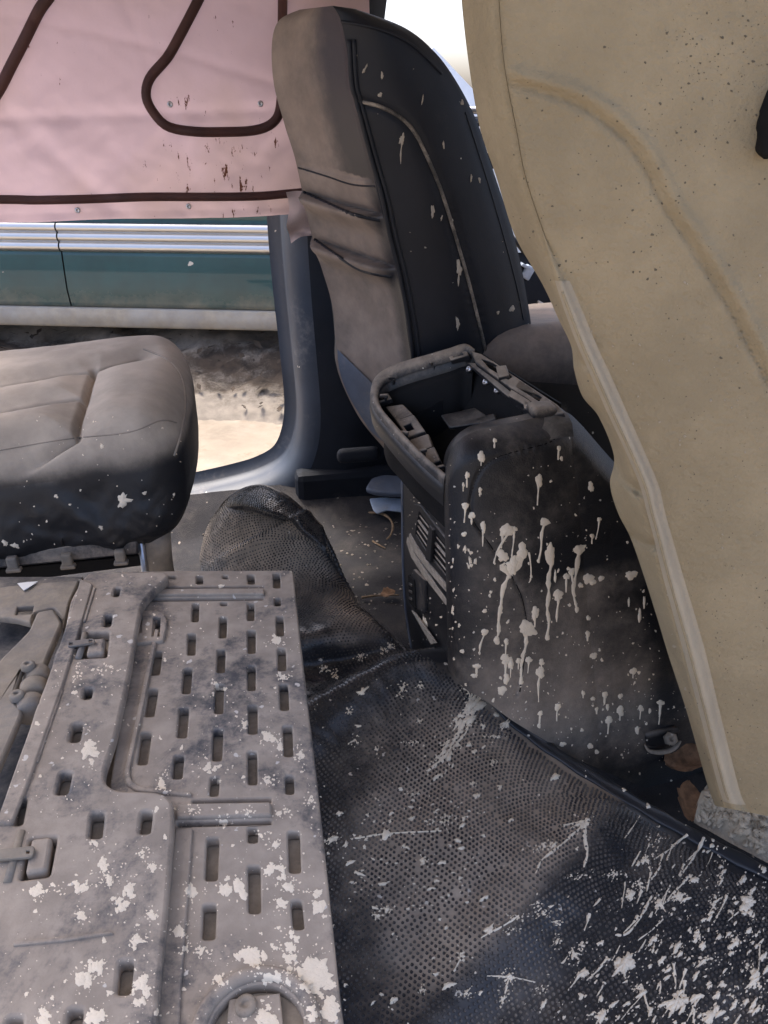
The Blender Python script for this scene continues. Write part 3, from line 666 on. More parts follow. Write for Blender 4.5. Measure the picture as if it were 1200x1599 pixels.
# cushion of the same seat
def fcush(U):
    U = U.copy(); X, Y, Z = U[:, 0], U[:, 1], U[:, 2]
    U[:, 2] += .02 * np.clip((X - .5) / .5, 0, 1) - .17 * np.clip(Y - 1.36, 0, 1) * (Z > .4) + .004 * noise2(X * 3, Y * 3) * (Z > .5)
    return U
rbox('seat_cushion', (.80, 1.575, .465), (.77, .55, .33), .075, m_pleat, fs, (40, 30, 14), fcush, dust=lambda U: .38 + .42 * np.clip((U[:, 2] + .17 * np.clip(U[:, 1] - 1.36, 0, 1) - .575) / .19, -1, .2) + .04 * noise2(U[:, 0] * 4, U[:, 1] * 4))
rbox('recline_lever', onY(560, 710, 1.62), (.10, .03, .035), .015, m_trim, fs, (10, 6, 6))
box('seat_base', (.72, 1.58, .22), (.5, .4, .28), m_dark, fs, .02)
s = Splats([br]); 
for x, y, rx, ry, a in ((505, 100, 10, 2.5, -.6), (552, 92, 8, 3, -.9), (570, 108, 7, 2, -1.1), (597, 118, 2, 6, .1), (552, 132, 7, 1.5, -.8), (594, 148, 3, 4, 0), (628, 218, 4, 8, .1), (676, 330, 3, 9, .1), (717, 418, 4, 12, 0), (722, 130 + 30, 2, 5, 0), (693, 226, 1.5, 6, 0), (736, 278, 1.5, 6, 0), (749, 281, 2, 4, 0), (800, 482, 4, 5, 0), (660, 156, 1, 8, .2), (715, 505, 3, 9, 0), (690, 340, 1.2, 5, .3), (778, 488, 2, 3, 0), (540, 57, 5, 3, .3)):
    s.blob(x, y, rx, ry, a, .35)
s.drip([(628, 224), (625, 256)], 1.5, .5); s.drip([(717, 425), (716, 447)], 1.5, .6)
s.rand(20, 480, 20, 820, 520, .5, 1.6)
s.done(fs, mat('thin_mud', (.36, .32, .27), .9))

# ================================================================= REAR SEAT CUSHION (left)
rc = thing('rear_seat_cushion', 'dusty black pleated rear seat cushion with drooping dark cloth side, by the doorway', 'seat cushion', (-.35, 1.36, .3))
CZ = .575
q = lambda L: np.array([onZ(x, y, CZ)[:2] for x, y in L])
gro = [q([(-300, 625), (0, 595), (70, 588), (143, 580), (220, 565)]), q([(-300, 668), (0, 637), (130, 623)]), q([(-300, 735), (0, 687), (60, 678), (118, 668)]), q([(147, 577), (135, 620), (118, 668)])]
def rcf(U):
    U = U.copy(); X, Y, Z = U[:, 0].copy(), U[:, 1].copy(), U[:, 2].copy()
    tf = np.clip((Z - .52) / .05, 0, 1); Q = np.stack([X, Y], 1)
    dm = np.full(len(U), 9.)
    for gl in gro:
        d = dseg(Q, gl); dm = np.minimum(dm, d)
    U[:, 2] += tf * (-.018 * np.exp(-(dm / .005) ** 2) + .018 * (1 - np.exp(-(dm / .035) ** 2)) - .004)
    U[:, 2] += (X + .1) * .07 + .0012 * noise2(X * 4, Y * 4, 3) * tf
    # front nose rounds off in plan, side cloth sags
    low = np.clip((.52 - Z) / .06, 0, 1)
    U[:, 1] += (.007 * noise2(X * 4, Z * 5, 6) - .010 * np.exp(-((X + .25 + (Z - .44) * .8) / .018) ** 2)) * (Y < 1.25) * low - .010 * low * (Y < 1.2)
    U[:, 0] -= .10 * np.clip(.46 - Z, 0, 1) * (X > -.3)
    nose = np.clip((X + .25) / .17, 0, 1); U[:, 2] -= .02 * nose ** 2 * tf
    U[:, 0] += -.03 * ((Y - 1.34) / .26) ** 2 * nose
    return U
def rcd(U):
    z = U[:, 2] - .535 - (U[:, 0] + .1) * .07
    return np.where(z > 0, .18 * np.clip(z / .02, 0, 1), -.70 * np.clip(-z / .035, 0, 1)) + .05 * noise2(U[:, 0] * 3, U[:, 2] * 4 + U[:, 1] * 2, 4)
full = rbox('cushion_top', (-.468, 1.355, .478), (.74, .51, .222), .066, m_leather2, None, (230, 160, 40), rcf, dust=rcd)
def split(o, test, names, mats, parent):
    V = np.array([v.co for v in o.data.vertices]); F = [tuple(p.vertices) for p in o.data.polygons]; D_ = np.empty(len(V)); o.data.attributes['dust'].data.foreach_get('value', D_)
    for k in (0, 1):
        ff = [f for f in F if bool(test(V[list(f)].mean(0))) == bool(k)]; ids = sorted({i for f in ff for i in f}); mp = {i: n for n, i in enumerate(ids)}
        mesh(names[k], V[ids], [tuple(mp[i] for i in f) for f in ff], mats[k], parent, attr={'dust': D_[ids]})
    me = o.data; bpy.data.objects.remove(o); bpy.data.meshes.remove(me)
split(full, lambda c: c[2] < .515 + (c[0] + .1) * .07 - .02 * max(0, c[1] - 1.2), ('cushion_top', 'side_cloth'), (m_leather2, m_leather2), rc)
ob = [o for o in rc.children]
tube('piping', lay(ob, [(225, 545), (262, 562), (284, 590), (290, 633), (283, 675), (272, 712)], .0, 40), .0022, m_leather2, rc, n=6)
tube('piping', lay(ob, [(0, 703), (100, 686), (200, 675), (250, 657), (276, 660)], -.0006, 50), .0016, m_leather2, rc, n=6)
s = Splats(ob)
for x, y, rx, ry in ((192, 782, 8, 10), (160, 697, 4, 3), (88, 775, 3, 3), (226, 770, 3, 3), (158, 824, 4, 3), (8, 848, 5, 4), (24, 852, 6, 4), (110, 788, 2, 2), (272, 772, 1.5, 3)): s.blob(x, y, rx, ry, .4, .4, spikes=3 if rx > 7 else 0, spl=.7)
s.rand(60, 0, 650, 290, 850, .6, 1.8); s.done(rc)
# frame of the cushion: slotted rail and post
RY = 1.10
a = onY(-350, 905, RY); b = onY(216, 845, RY)
pl = (onY(100, 860, RY), np.array([0, -1, .25]))
plate('frame_rail', [(-350, 900), (0, 868), (214, 835), (216, 866), (0, 888), (-350, 935)], pl, .03, m_rim, rc, .003, holes=[slot(190, 840, 190, 850, 9), slot(149, 846, 149, 853, 9), slot(106, 852, 106, 858, 9)], label=None)
plate('frame_rail', [(-350, 925), (0, 889), (218, 867), (220, 884), (0, 912), (-350, 960)], (onY(100, 860, RY + .02), np.array([0, -1, .1])), .02, m_dark, rc, .002)
for x, y in ((20, 878), (105, 873), (188, 867)):
    c = onY(x, y, RY - .012); t = box('clip', c, (.016, .012, .02), m_hinge, rc, .003)
    box('clip_foot', c + [0, -.002, -.012], (.022, .012, .006), m_hinge, t, .002)
c = onY(245, 835, 1.14); c2 = onY(247, 905, 1.14)
tube('post', [c + [0, 0, .03], (c + c2) / 2, c2 - [0, 0, .2]], [.024, .024, .026], m_hinge, rc, n=20)
tube('post', [c + [-.022, -.02, .03], c2 + [-.022, -.02, -.2]], .006, m_steel, rc, n=8)

# ================================================================= FOLDED REAR SEAT BACK
fp = thing('folded_seat_back', 'folded rear seat back, grey slotted plastic panel spattered with pale mud', 'seat back', (-.05, .65, .25))
PZ = .42; Z3 = np.array([0, 0, 1.])
P1 = (np.array([0, .6, PZ]), Z3)
sl = [(312, 899, 312, 912, 11), (392, 897, 393, 912, 11), (432, 895, 433, 918, 11), (434, 934, 434, 946, 10), (306, 942, 305, 971, 11), (350, 940, 350, 946, 11), (392, 942, 392, 969, 11), (437, 962, 438, 993, 12), (349, 963, 348, 996, 12),
      (300, 989, 299, 1023, 13), (393, 984, 393, 1020, 13), (249, 968, 248, 998, 13), (247, 1017, 242, 1054, 15), (346, 1014, 345, 1050, 13), (440, 1012, 441, 1047, 13), (294, 1043, 291, 1083, 14), (393, 1039, 393, 1078, 13), (240, 1075, 233, 1119, 16), (343, 1068, 342, 1114, 14), (443, 1068, 445, 1109, 14),
      (395, 1101, 395, 1146, 15), (288, 1105, 284, 1152, 16), (341, 1138, 339, 1188, 16), (449, 1133, 451, 1181, 15), (229, 1143, 222, 1194, 17), (280, 1179, 277, 1216, 16), (394, 1173, 395, 1225, 15), (336, 1213, 334, 1243, 15), (452, 1211, 453, 1240, 14),
      (395, 1292, 395, 1316, 16), (459, 1298, 461, 1363, 19), (333, 1308, 330, 1375, 20), (397, 1352, 398, 1426, 20), (463, 1406, 467, 1451, 18), (328, 1412, 326, 1467, 21)]
holes = [slot(*q_) for q_ in sl]
holes += [[(258, 916), (412, 915), (412, 920), (256, 921)], [(236, 934), (412, 932), (412, 937), (232, 939)], [(300, 1249), (424, 1246), (425, 1253), (300, 1256)], [(276, 1283), (424, 1280), (425, 1287), (276, 1291)],
          [(348, 898), (356, 898), (356, 904), (348, 904)], [(262, 899), (276, 899), (276, 904), (262, 904)]]
circ = [onZ(400, 1612, PZ) + np.array([math.cos(t), math.sin(t), 0]) * .034 for t in np.linspace(0, 2 * math.pi, 41)[:-1]]
holes.append(circ)
main = plate('panel', [(200, 892), (458, 890), (470, 1010), (497, 1240), (525, 1500), (540, 1640), (560, 1800), (150, 1800), (200, 1400), (170, 1240), (190, 1100), (215, 980)], P1, .012, m_panel, fp, .0018, holes, rnd=.008, hrnd=.0035)
plate('slot_floor', [(190, 893), (457, 892), (468, 1010), (495, 1240), (523, 1500), (555, 1790), (140, 1790), (190, 1400), (160, 1240), (180, 1100), (205, 980)], (P1[0] - [0, 0, .0125], Z3), .004, m_slot, fp, 0.0005)
plate('panel_edge', [onZ(459, 890, PZ - .004) , onZ(472, 1010, PZ - .004), onZ(499, 1240, PZ - .004), onZ(527, 1500, PZ - .004), onZ(562, 1800, PZ - .004), onZ(520, 1800, PZ - .004), onZ(485, 1500, PZ - .004), onZ(440, 1000, PZ - .004), onZ(430, 892, PZ - .004)], (P1[0] - [0, 0, .0172], Z3), .05, m_panel_side, fp, .003)
# raised field with rounded corner
plate('raised_field_edge', [(243, 985), (249, 986), (222, 1120), (203, 1205), (206, 1222), (220, 1231), (300, 1240), (300, 1246), (214, 1238), (198, 1228), (195, 1210), (214, 1120)], P1, .008, m_panel, fp, .0012, lift=.0035, rnd=.003)
plate('cross_bar', [(238, 923), (413, 922), (413, 931), (232, 932)], P1, .008, m_panel, fp, .0015, lift=.004, rnd=.003)
plate('cross_bar', [(276, 1259), (424, 1256), (425, 1277), (276, 1281)], P1, .008, m_panel, fp, .002, lift=.004, rnd=.003)
plate('channel_strip', [(274, 1298), (302, 1296), (292, 1440), (283, 1560), (275, 1800), (225, 1800), (245, 1600), (262, 1420)], P1, .006, m_panel, fp, .0015, lift=.0035, rnd=.003)
plate('latch_bracket', [(205, 960), (243, 957), (258, 962), (262, 975), (256, 1005), (200, 1010)], P1, .008, m_panel, fp, .0015, lift=.0045, rnd=.004, holes=[slot(217, 970, 216, 992, 12), slot(246, 968, 244, 998, 12)])
# ring and hub at the lower edge
th = np.linspace(0, 2 * math.pi, 49)[:-1]; c0 = onZ(400, 1612, PZ)
tube('ring', [c0 + [.041 * math.cos(t), .041 * math.sin(t), .001] for t in np.linspace(0, 2 * math.pi, 60)], .0055, m_panel, fp, n=10)
plate('ring_bridge', [onZ(357, 1555, PZ), onZ(437, 1545, PZ), onZ(452, 1680, PZ), onZ(345, 1680, PZ)], (P1[0] - [0, 0, .004], Z3), .006, m_panel, fp, .001)
disc('hub_cap', onZ(384, 1572, PZ - .004), (0, 0, 1), .008, .004, m_slot, fp, 16)
# left plate lying on top
P2z = (np.array([0, .6, PZ + .017]), Z3)
lh = [slot(170, 960, 167, 978, 12), slot(139, 1074, 135, 1091, 14), slot(122, 1129, 116, 1158, 17), slot(104, 1205, 96, 1240, 19), [(126, 988), (171, 986), (167, 1026), (118, 1028)], slot(153, 1268, 149, 1308, 21), slot(230, 1266, 226, 1301, 18),
      [(48, 1309), (90, 1306), (78, 1368), (30, 1374)], slot(198, 1500, 193, 1552, 23), slot(119, 1575, 112, 1625, 24), slot(24, 1588, 16, 1640, 26), slot(36, 1246, 28, 1288, 14), slot(184, 917, 181, 931, 9)]
lplate = plate('latch_plate', [(140, 893), (258, 893), (264, 899), (254, 908), (236, 924), (222, 942), (216, 970), (200, 1060), (180, 1150), (163, 1200), (163, 1222), (182, 1234), (250, 1236), (270, 1250), (271, 1290), (262, 1400), (243, 1599), (222, 1800), (-160, 1800), (-60, 1440), (10, 1250), (55, 1107), (80, 1045), (85, 1020), (99, 995), (110, 938), (127, 907)], P2z, .015, m_panel, fp, .003, lh, rnd=.009, hrnd=.0035)
plate('latch_floor', [(150, 900), (240, 900), (205, 965), (190, 1060), (155, 1195), (155, 1230), (255, 1245), (250, 1400), (225, 1650), (-60, 1650), (-30, 1440), (25, 1250), (70, 1107), (95, 1030), (120, 940)], (P2z[0] - [0, 0, .0155], Z3), .004, m_slot, fp, .0005)
for pts in ([(146, 918), (150, 919), (134, 972), (130, 972)], [(95, 1078), (99, 1079), (60, 1192), (56, 1191)], [(20, 1473), (100, 1466), (172, 1456), (178, 1460), (100, 1472), (22, 1479)]):
    plate('swage_rib', pts, P2z, .004, m_panel, fp, .0008, lift=.0022)
plate('edge_rail', [(127, 907), (146, 915), (128, 978), (100, 1070), (50, 1215), (20, 1290), (-5, 1290), (25, 1205), (70, 1080), (98, 1000)], P2z, .006, m_panel, fp, .0018, lift=.004, rnd=.004)
# latches: block, pin and link
for (bx, pn, lk) in (([(140, 1000), (165, 997), (162, 1020), (135, 1024)], [(133, 990), (130, 1006), (122, 1030)], [(106, 1008), (148, 1003), (151, 1010), (108, 1017)]),
                     ([(50, 1312), (82, 1308), (74, 1360), (40, 1366)], [(34, 1300), (25, 1335), (12, 1380)], [(-12, 1335), (58, 1328), (54, 1346), (-14, 1352)])):
    t = plate('latch_block', bx, P2z, .014, m_panel, fp, .003, lift=.002, rnd=.004)
    tube('pin', [onZ(x, y, PZ + .016) for x, y in pn], .004, m_hinge, t, n=8)
    mx_ = (np.array(lk[1]) + np.array(lk[2])) / 2; mn = (np.array(lk[0]) + np.array(lk[3])) / 2
    plate('link', lk, P2z, .003, m_hinge, t, .0008, lift=.0065, rnd=.004, holes=[slot(*(mn + .14 * (mx_ - mn) + [0, -2]), *(mn + .14 * (mx_ - mn) + [0, 2.5]), 5), slot(*(mn + .86 * (mx_ - mn) + [0, -2]), *(mn + .86 * (mx_ - mn) + [0, 2.5]), 5)])
# hinge arms at the far left, lower down
P3 = (np.array([0, .7, PZ - .006]), Z3)
plate('hinge_plate', [(12, 915), (124, 905), (108, 940), (98, 985), (96, 960), (84, 948), (54, 955), (48, 972), (26, 966), (0, 963), (-60, 975), (-40, 925)], P3, .01, m_hinge, fp, .002, rnd=.004, holes=[[(27, 947), (53, 945), (50, 958), (24, 960)]])
plate('hinge_arm', [(58, 955), (84, 950), (97, 972), (66, 1046), (50, 1040), (36, 1092), (10, 1160), (-20, 1240), (-70, 1330), (-110, 1300), (-60, 1120), (0, 1030), (45, 985)], (P3[0] + [0, 0, .01], Z3), .012, m_hinge, fp, .003, rnd=.006)
plate('hinge_arm', [(40, 1030), (20, 1090), (36, 1110), (0, 1195), (-60, 1310), (-90, 1300), (-30, 1130)], (P3[0] + [0, 0, .022], Z3), .01, m_hinge, fp, .003, rnd=.006)
plate('under_tray', [(-100, 900), (130, 900), (100, 1000), (40, 1200), (-60, 1500), (-300, 1500)], (P3[0] - [0, 0, .04], Z3), .01, m_panel_side, fp, .002)
for x, y, r in ((60, 1058, .013), (54, 1080, .015), (48, 1106, .015)):
    c = onZ(x, y, PZ + .006); d = np.array([.25, -1, 0]); d /= np.linalg.norm(d)
    tube('roller', [c - d * .011, c - d * .009, c + d * .009, c + d * .011], [r * .8, r, r, r * .8], m_hinge, fp, n=18)
for x, y in ((45, 1043), (28, 1090)): disc('bolt', onZ(x, y, PZ + .017), (0, 0, 1), .008, .007, m_hinge, fp)
plate('paper_scrap', [(28, 914), (44, 912), (60, 911), (44, 922), (38, 925)], P3, .001, m_white, fp, .0002, lift=.0035)
s = Splats([o for o in fp.children if o.name.split('.')[0] in ('panel', 'latch_plate', 'channel_strip', 'cross_bar', 'edge_rail', 'raised_field_edge', 'ring', 'ring_bridge', 'latch_bracket')], .00028)
for x, y, rx, ry, a, sp in ((196, 1404, 10, 24, .5, 0), (505, 1408, 13, 26, .1, 0), (335, 1198, 15, 10, -.5, 3), (343, 1076, 8, 12, 0, 2), (434, 1000, 9, 7, 0, 2), (440, 1055, 8, 5, 0, 0), (254, 1225, 6, 11, 0, 0), (140, 1175, 11, 18, -.3, 2), (120, 1050, 3, 22, .1, 0), (160, 1045, 18, 4, -.1, 0), (60, 1390, 14, 9, -.3, 4), (120, 1385, 20, 8, 0, 4), (160, 1350, 9, 11, 0, 2), (172, 1375, 7, 6, 0, 0), (152, 1315, 9, 6, 0, 2), (128, 1428, 7, 7, 0, 3), (238, 1430, 7, 7, 0, 3), (214, 1468, 8, 8, 0, 3), (150, 1510, 12, 10, .5, 4), (130, 1530, 12, 12, 0, 4), (220, 1545, 12, 26, .1, 3),
                            (240, 1355, 6, 6, 0, 3), (222, 1333, 5, 7, 0, 0), (365, 1388, 22, 14, .3, 5), (430, 1360, 16, 10, .4, 4), (450, 1385, 9, 7, 0, 3), (300, 1392, 9, 12, -.4, 3), (437, 1412, 9, 7, 0, 4), (390, 1495, 26, 12, -.2, 5), (455, 1470, 10, 12, 0, 4), (455, 1500, 8, 24, 0, 3), (490, 1525, 20, 24, .2, 4), (430, 1528, 26, 9, .1, 4), (515, 1575, 14, 40, 0, 3), (480, 1590, 12, 18, 0, 3), (345, 1530, 10, 8, 0, 3), (280, 1455, 8, 8, 0, 4), (290, 1480, 6, 5, 0, 2), (315, 1485, 9, 6, 0, 3), (415, 1590, 12, 18, 0, 3), (150, 1590, 14, 12, 0, 5), (70, 1590, 10, 12, 0, 4), (430, 1320, 6, 5, 0, 2), (350, 1285, 7, 5, 0, 2), (405, 1305, 9, 4, 0, 2), (440, 1270, 8, 5, 0, 3), (390, 1270, 4, 5, 0, 0), (300, 1265, 6, 4, 0, 2), (420, 1150, 10, 7, .4, 4), (440, 1165, 8, 8, 0, 3), (385, 1130, 6, 7, .4, 2), (470, 1180, 5, 8, 0, 0), (490, 1010, 2, 5, 0, 0), (420, 1218, 8, 5, 0, 2), (485, 1250, 5, 6, 0, 0)):
    s.cluster(x, y, rx * 1.1, ry * 1.1, a)
s.rand(620, 0, 890, 540, 1600, .8, 4.2, lambda x, y: .12 + .88 * max(0, (y - 900) / 700) ** 1.3 * (.55 + .45 * x / 500), spk=0)
s.rand(700, 0, 890, 540, 1600, .5, 1.3)
s.done(fp)

# ================================================================= CENTRE CONSOLE
cc = thing('centre_console', 'black plastic centre console without its lid, splashed with dripping pale mud', 'console', (.6, 1.1, 0))
RZ = .53
TA, TB, TC = onY(690, 745, 1.0), onY(880, 643, 1.0), onY(590, 625, 1.25)
TN = np.cross(TB - TA, TC - TA); TN /= np.linalg.norm(TN); TP = (TA, TN)
# near side panel: rows run from the rear corner forward
top_e = [(693, 745), (698, 722), (709, 697), (728, 680), (760, 668), (810, 658), (855, 648), (882, 643), (905, 660), (960, 722), (1030, 790), (1110, 850)]
bot_e = [(700, 1045), (712, 1060), (730, 1078), (760, 1095), (800, 1125), (850, 1155), (890, 1180), (930, 1198), (970, 1215), (1020, 1235), (1080, 1260), (1150, 1300)]
CD = []; NT, NB = 170, 150
TE, BE = resample(top_e, NT), resample(bot_e, NT); V = []
crease = resample([(742, 818), (775, 865), (806, 912), (822, 960), (806, 1085)], 40)
upper = resample([(735, 800), (736, 775), (745, 745), (765, 720), (800, 708), (860, 690), (875, 672), (880, 648)], 40)
for j in range(NB):
    f = j / (NB - 1)
    for i in range(NT):
        sx_ = i / (NT - 1); q_ = TE[i] + (BE[i] - TE[i]) * f; x, y = q_
        Y = .985 - .055 * f - .05 * f * f * min(1, sx_ * 1.6) - .03 * math.sin(math.pi * min(1, sx_ * 1.5)) * (1 - f * .3) + .035 * max(0, 1 - f * 9) ** 2 + .04 * max(0, 1 - sx_ * 10) ** 2
        d1 = np.min(np.hypot(crease[:, 0] - x, crease[:, 1] - y)); d2 = np.min(np.hypot(upper[:, 0] - x, upper[:, 1] - y))
        Y += .004 * math.exp(-(d1 / 2.6) ** 2) + .003 * math.exp(-(d2 / 3) ** 2)
        sw = y - (905 - .33 * (x - 800)); Y += .006 * math.exp(-(sw / 26) ** 2) * max(0, min(1, (x - 800) / 80))
        V.append(onY(x, y, Y)); CD.append(.06 + .40 * math.exp(-((x - 890) / 190) ** 2 - ((y - 1075) / 130) ** 2) + .12 * math.exp(-((x - 900) / 120) ** 2 - ((y - 905) / 30) ** 2) - .3 * math.exp(-(sw / 22) ** 2) * max(0, min(1, (x - 800) / 60)) - .12 * max(0, min(1, (760 - x) / 40)) - .25 * math.exp(-((x - 1040) / 30) ** 2) + .12 * math.exp(-((y - 660) / 40) ** 2))
sidep = mesh('side_panel', V, grid_faces(NB, NT), m_cons, cc, attr={'dust': CD})
tube('panel_seam', lay([sidep], [(742, 818), (775, 865), (806, 912), (820, 955), (822, 1000), (812, 1080)], -.0004, 60), .0011, m_dark, cc, n=6)
tube('panel_seam', lay([sidep], [(742, 818), (733, 790), (738, 765), (752, 735), (775, 715), (810, 704), (860, 690), (876, 668), (880, 650)], -.0006, 60), .0009, m_dark, cc, n=6)
# rear face with vents
n0 = onY(702, 760, 1.0); n1 = onY(704, 1040, .985); f0 = onY(629, 745, 1.26); f1 = onY(640, 1012, 1.24)
nr = np.cross(n0 - n1, f0 - n1)  # faces the rear bench; nr /= np.linalg.norm(nr)
if nr @ (CP - n0) < 0: nr = -nr
RP = ((n0 + n1 + f0 + f1) / 4, nr)
plate('rear_panel', [(627, 735), (712, 745), (709, 850), (706, 1055), (644, 1020), (634, 985), (628, 900)], RP, .02, m_black, cc, .004, rnd=.01)
tube('edge_highlight', resample([onP(x, y, (RP[0] + nr * .003, nr)) for x, y in ((629, 742), (629, 800), (630, 880), (634, 950), (643, 1012))], 30), .003, m_bluefab, cc, n=8)  # pale tube added as the highlight along the rear edge
vent = plate('vent_frame', [(650, 786), (660, 788), (713, 858), (709, 940), (700, 938), (640, 838)], RP, .006, m_black, cc, .0015, lift=.004, rnd=.004, holes=[[(658, 798), (676, 822), (670, 862), (652, 834)], [(684, 832), (708, 862), (705, 905), (679, 872)]])
plate('vent_depth', [(652, 792), (662, 792), (710, 860), (706, 912), (648, 836)], RP, .002, m_dark, vent, .0003, lift=.0012)
for k in range(4):
    for (a, b, c, d) in (((657, 800), (676, 824), (652, 833), (670, 861)), ((684, 834), (708, 864), (679, 871), (705, 904))):
        f = (k + .5) / 4; p = np.array(a) + (np.array(c) - np.array(a)) * f; q_ = np.array(b) + (np.array(d) - np.array(b)) * f
        tube('slat', [onP(*p, RP) + nr * .004, onP(*q_, RP) + nr * .004], .0022 if k != 1 else .0036, m_strip, vent, n=6)
plate('vent_divider', [(678, 818), (684, 826), (680, 878), (672, 872)], RP, .006, m_black, vent, .001, lift=.009, rnd=.003)
for k, pts in enumerate(([(640, 838), (650, 862), (668, 890), (703, 936), (701, 945), (664, 898), (646, 870), (638, 846)], [(645, 832), (655, 850), (674, 878), (705, 914), (704, 925), (672, 888), (652, 860), (643, 842)], [(649, 952), (656, 958), (688, 1003), (680, 1005)])):
    plate('trim_strip', pts, RP, .004, m_strip, cc, .001, lift=.0045 + .002 * k)
so = plate('socket_panel', [(650, 888), (668, 905), (668, 958), (648, 945), (645, 900)], RP, .006, m_rim, cc, .0015, lift=.005, rnd=.004)
plate('socket', [(643, 896), (653, 905), (655, 952), (645, 940)], RP, .006, m_dark, so, .001, lift=.0075, rnd=.004)
for k in range(3): plate('port', [(646, 908 + 11 * k), (651, 911 + 11 * k), (651, 915 + 11 * k), (646, 912 + 11 * k)], RP, .001, m_steel, so, .0003, lift=.0095)
# top rim all round the open bin
rim_o = [(694, 748), (664, 722), (636, 694), (606, 660), (584, 630), (579, 606), (590, 582), (620, 566), (665, 553), (700, 543), (726, 536), (742, 546)]
rim = resample([onP(x, y, TP) for x, y in rim_o], 60)
inn = [(700, 733), (676, 712), (652, 690), (628, 664), (606, 640), (600, 614), (612, 596), (640, 583), (680, 570), (710, 560), (728, 552), (740, 552)]
rin = resample([onP(x, y, (TA - TN * .002, TN)) for x, y in inn], 60)
V = []; W_ = []
for i, (a, b) in enumerate(zip(rim, rin)):
    dr = (b - a) * .60
    V += [a + [0, 0, -.010] - dr * .06, a + [0, 0, -.003], a + dr * .25 + [0, 0, .002], a + dr * .75 + [0, 0, .001], a + dr - [0, 0, .003], a + dr - [0, 0, .012]]
    W_ += [a + [0, 0, -.046] + dr * .1, a + [0, 0, -.03] - dr * .10, a + [0, 0, -.009] - dr * .04, a + dr * .9 - [0, 0, .010], a + dr * 1.0 - [0, 0, .03], b + [0, 0, -.034], b + [0, 0, -.1]]
rimo = mesh('rim', V, [f[::-1] for f in grid_faces(60, 6)], m_rim, cc)
W_ = np.array(W_).reshape(60, 7, 3)
mesh('rim_skirt', W_[:, :5].reshape(-1, 3), [f[::-1] for f in grid_faces(60, 5)], m_black, cc)
mesh('bin_liner', W_[:, 4:].reshape(-1, 3), [f[::-1] for f in grid_faces(60, 3)], m_dark, cc)
# rear ledge pads with notches
LP = (TA - TN * .035, TN)
for k, (pts, hl) in enumerate((([(604, 640), (632, 636), (648, 652), (622, 664)], None), ([(622, 664), (650, 654), (668, 680), (640, 690)], [(634, 672), (645, 668), (651, 677), (640, 681)]), ([(642, 692), (672, 682), (678, 702), (656, 712)], None), ([(658, 714), (682, 704), (692, 726), (674, 734)], None))):
    plate('ledge_pad', pts, LP, .02, m_rim, cc, .002, lift=.008 + .003 * (k % 2), rnd=.003, holes=[hl] if hl else ())
plate('ledge_socket', [(590, 632), (612, 625), (618, 634), (594, 642)], LP, .01, m_rim, cc, .0015, lift=.018, holes=[[(596, 633), (610, 629), (612, 633), (598, 637)]])
plate('ledge_socket', [(698, 552), (728, 545), (733, 556), (704, 564)], (TA - TN * .006, TN), .01, m_rim, cc, .0015, lift=.002, holes=[[(706, 554), (722, 551), (725, 555), (709, 559)]])
for x, y in ((612, 590), (640, 576), (676, 567), (632, 676), (660, 704), (688, 730), (600, 618)):
    c = onP(x, y, (TA - TN * .008, TN)); t = box('rim_clip', c, (.014, .007, .006), m_rim, cc, .0015, Matrix.Rotation(random.uniform(-.6, .6), 3, 'Z')); box('clip_tooth', c + [.003, 0, -.007], (.004, .008, .01), m_black, t, .001)
# inner walls and floor of the bin
ci = [onP(x, y, (TA - TN * .028, TN)) for x, y in ((700, 738), (606, 645), (602, 606), (728, 556), (872, 650))]
V = []
cm = np.mean(ci, 0)
for z in (0, -.11):
    for p in ci: V.append(p + [0, 0, z] + (cm - p) * [1, 1, 0] * (.3 if z else 0))
n_ = len(ci); mesh('bin_wall', V, [(i, (i + 1) % n_, (i + 1) % n_ + n_, i + n_) for i in range(n_)] + [tuple(range(n_, 2 * n_))], m_dark, cc, smooth=False)
PW = (ci[2], np.cross(ci[3] - ci[2], Z3)); PW = (PW[0], PW[1] if PW[1] @ (CP - ci[2]) > 0 else -PW[1])
plate('bin_lining', [(608, 602), (640, 588), (690, 574), (716, 566), (650, 625), (622, 655), (608, 640)], PW, .003, m_black, cc, .0006, lift=.004, rnd=.004)
plate('bin_bracket', [(688, 648), (742, 636), (760, 648), (752, 660), (702, 668)], (onY(725, 650, 1.16), TN), .006, m_black, cc, .002, rnd=.003)
plate('bin_bracket', [(742, 652), (772, 645), (776, 654), (750, 662)], (onY(725, 650, 1.16), TN), .006, m_black, cc, .002, rnd=.003)
# front rail with hinge tabs and screws
FR = (TA + TN * .004, TN)
rail = plate('front_rail', [(736, 548), (752, 552), (872, 632), (882, 645), (862, 648), (846, 640), (742, 566)], FR, .01, m_rim, cc, .002, rnd=.003, holes=[[(752, 560), (770, 566), (800, 588), (794, 592), (764, 574)], [(812, 596), (846, 620), (842, 626), (808, 604)]])
plate('front_rail', [(730, 566), (742, 566), (850, 652), (842, 660)], (FR[0] - TN * .02, TN), .012, m_rim, cc, .002)
for pts in ([(776, 576), (792, 574), (796, 590), (780, 594)], [(800, 612), (830, 630), (826, 640), (796, 622)], [(818, 628), (846, 640), (842, 652), (820, 642)]):
    plate('hinge_tab', pts, FR, .014, m_rim, cc, .0015, lift=.006)
plate('front_wall', [ci[3] + [0, 0, .02], ci[4] + [0, 0, .02], ci[4] - [0, 0, .16], ci[3] - [0, 0, .16]], (ci[3], (lambda v: v if v @ (CP - ci[3]) > 0 else -v)(np.cross(ci[4] - ci[3], Z3))), .004, m_dark, cc, .0006)
fwn = np.cross(ci[4] - ci[3], Z3); fwn /= np.linalg.norm(fwn); fwn = fwn if fwn @ (CP - ci[3]) > 0 else -fwn
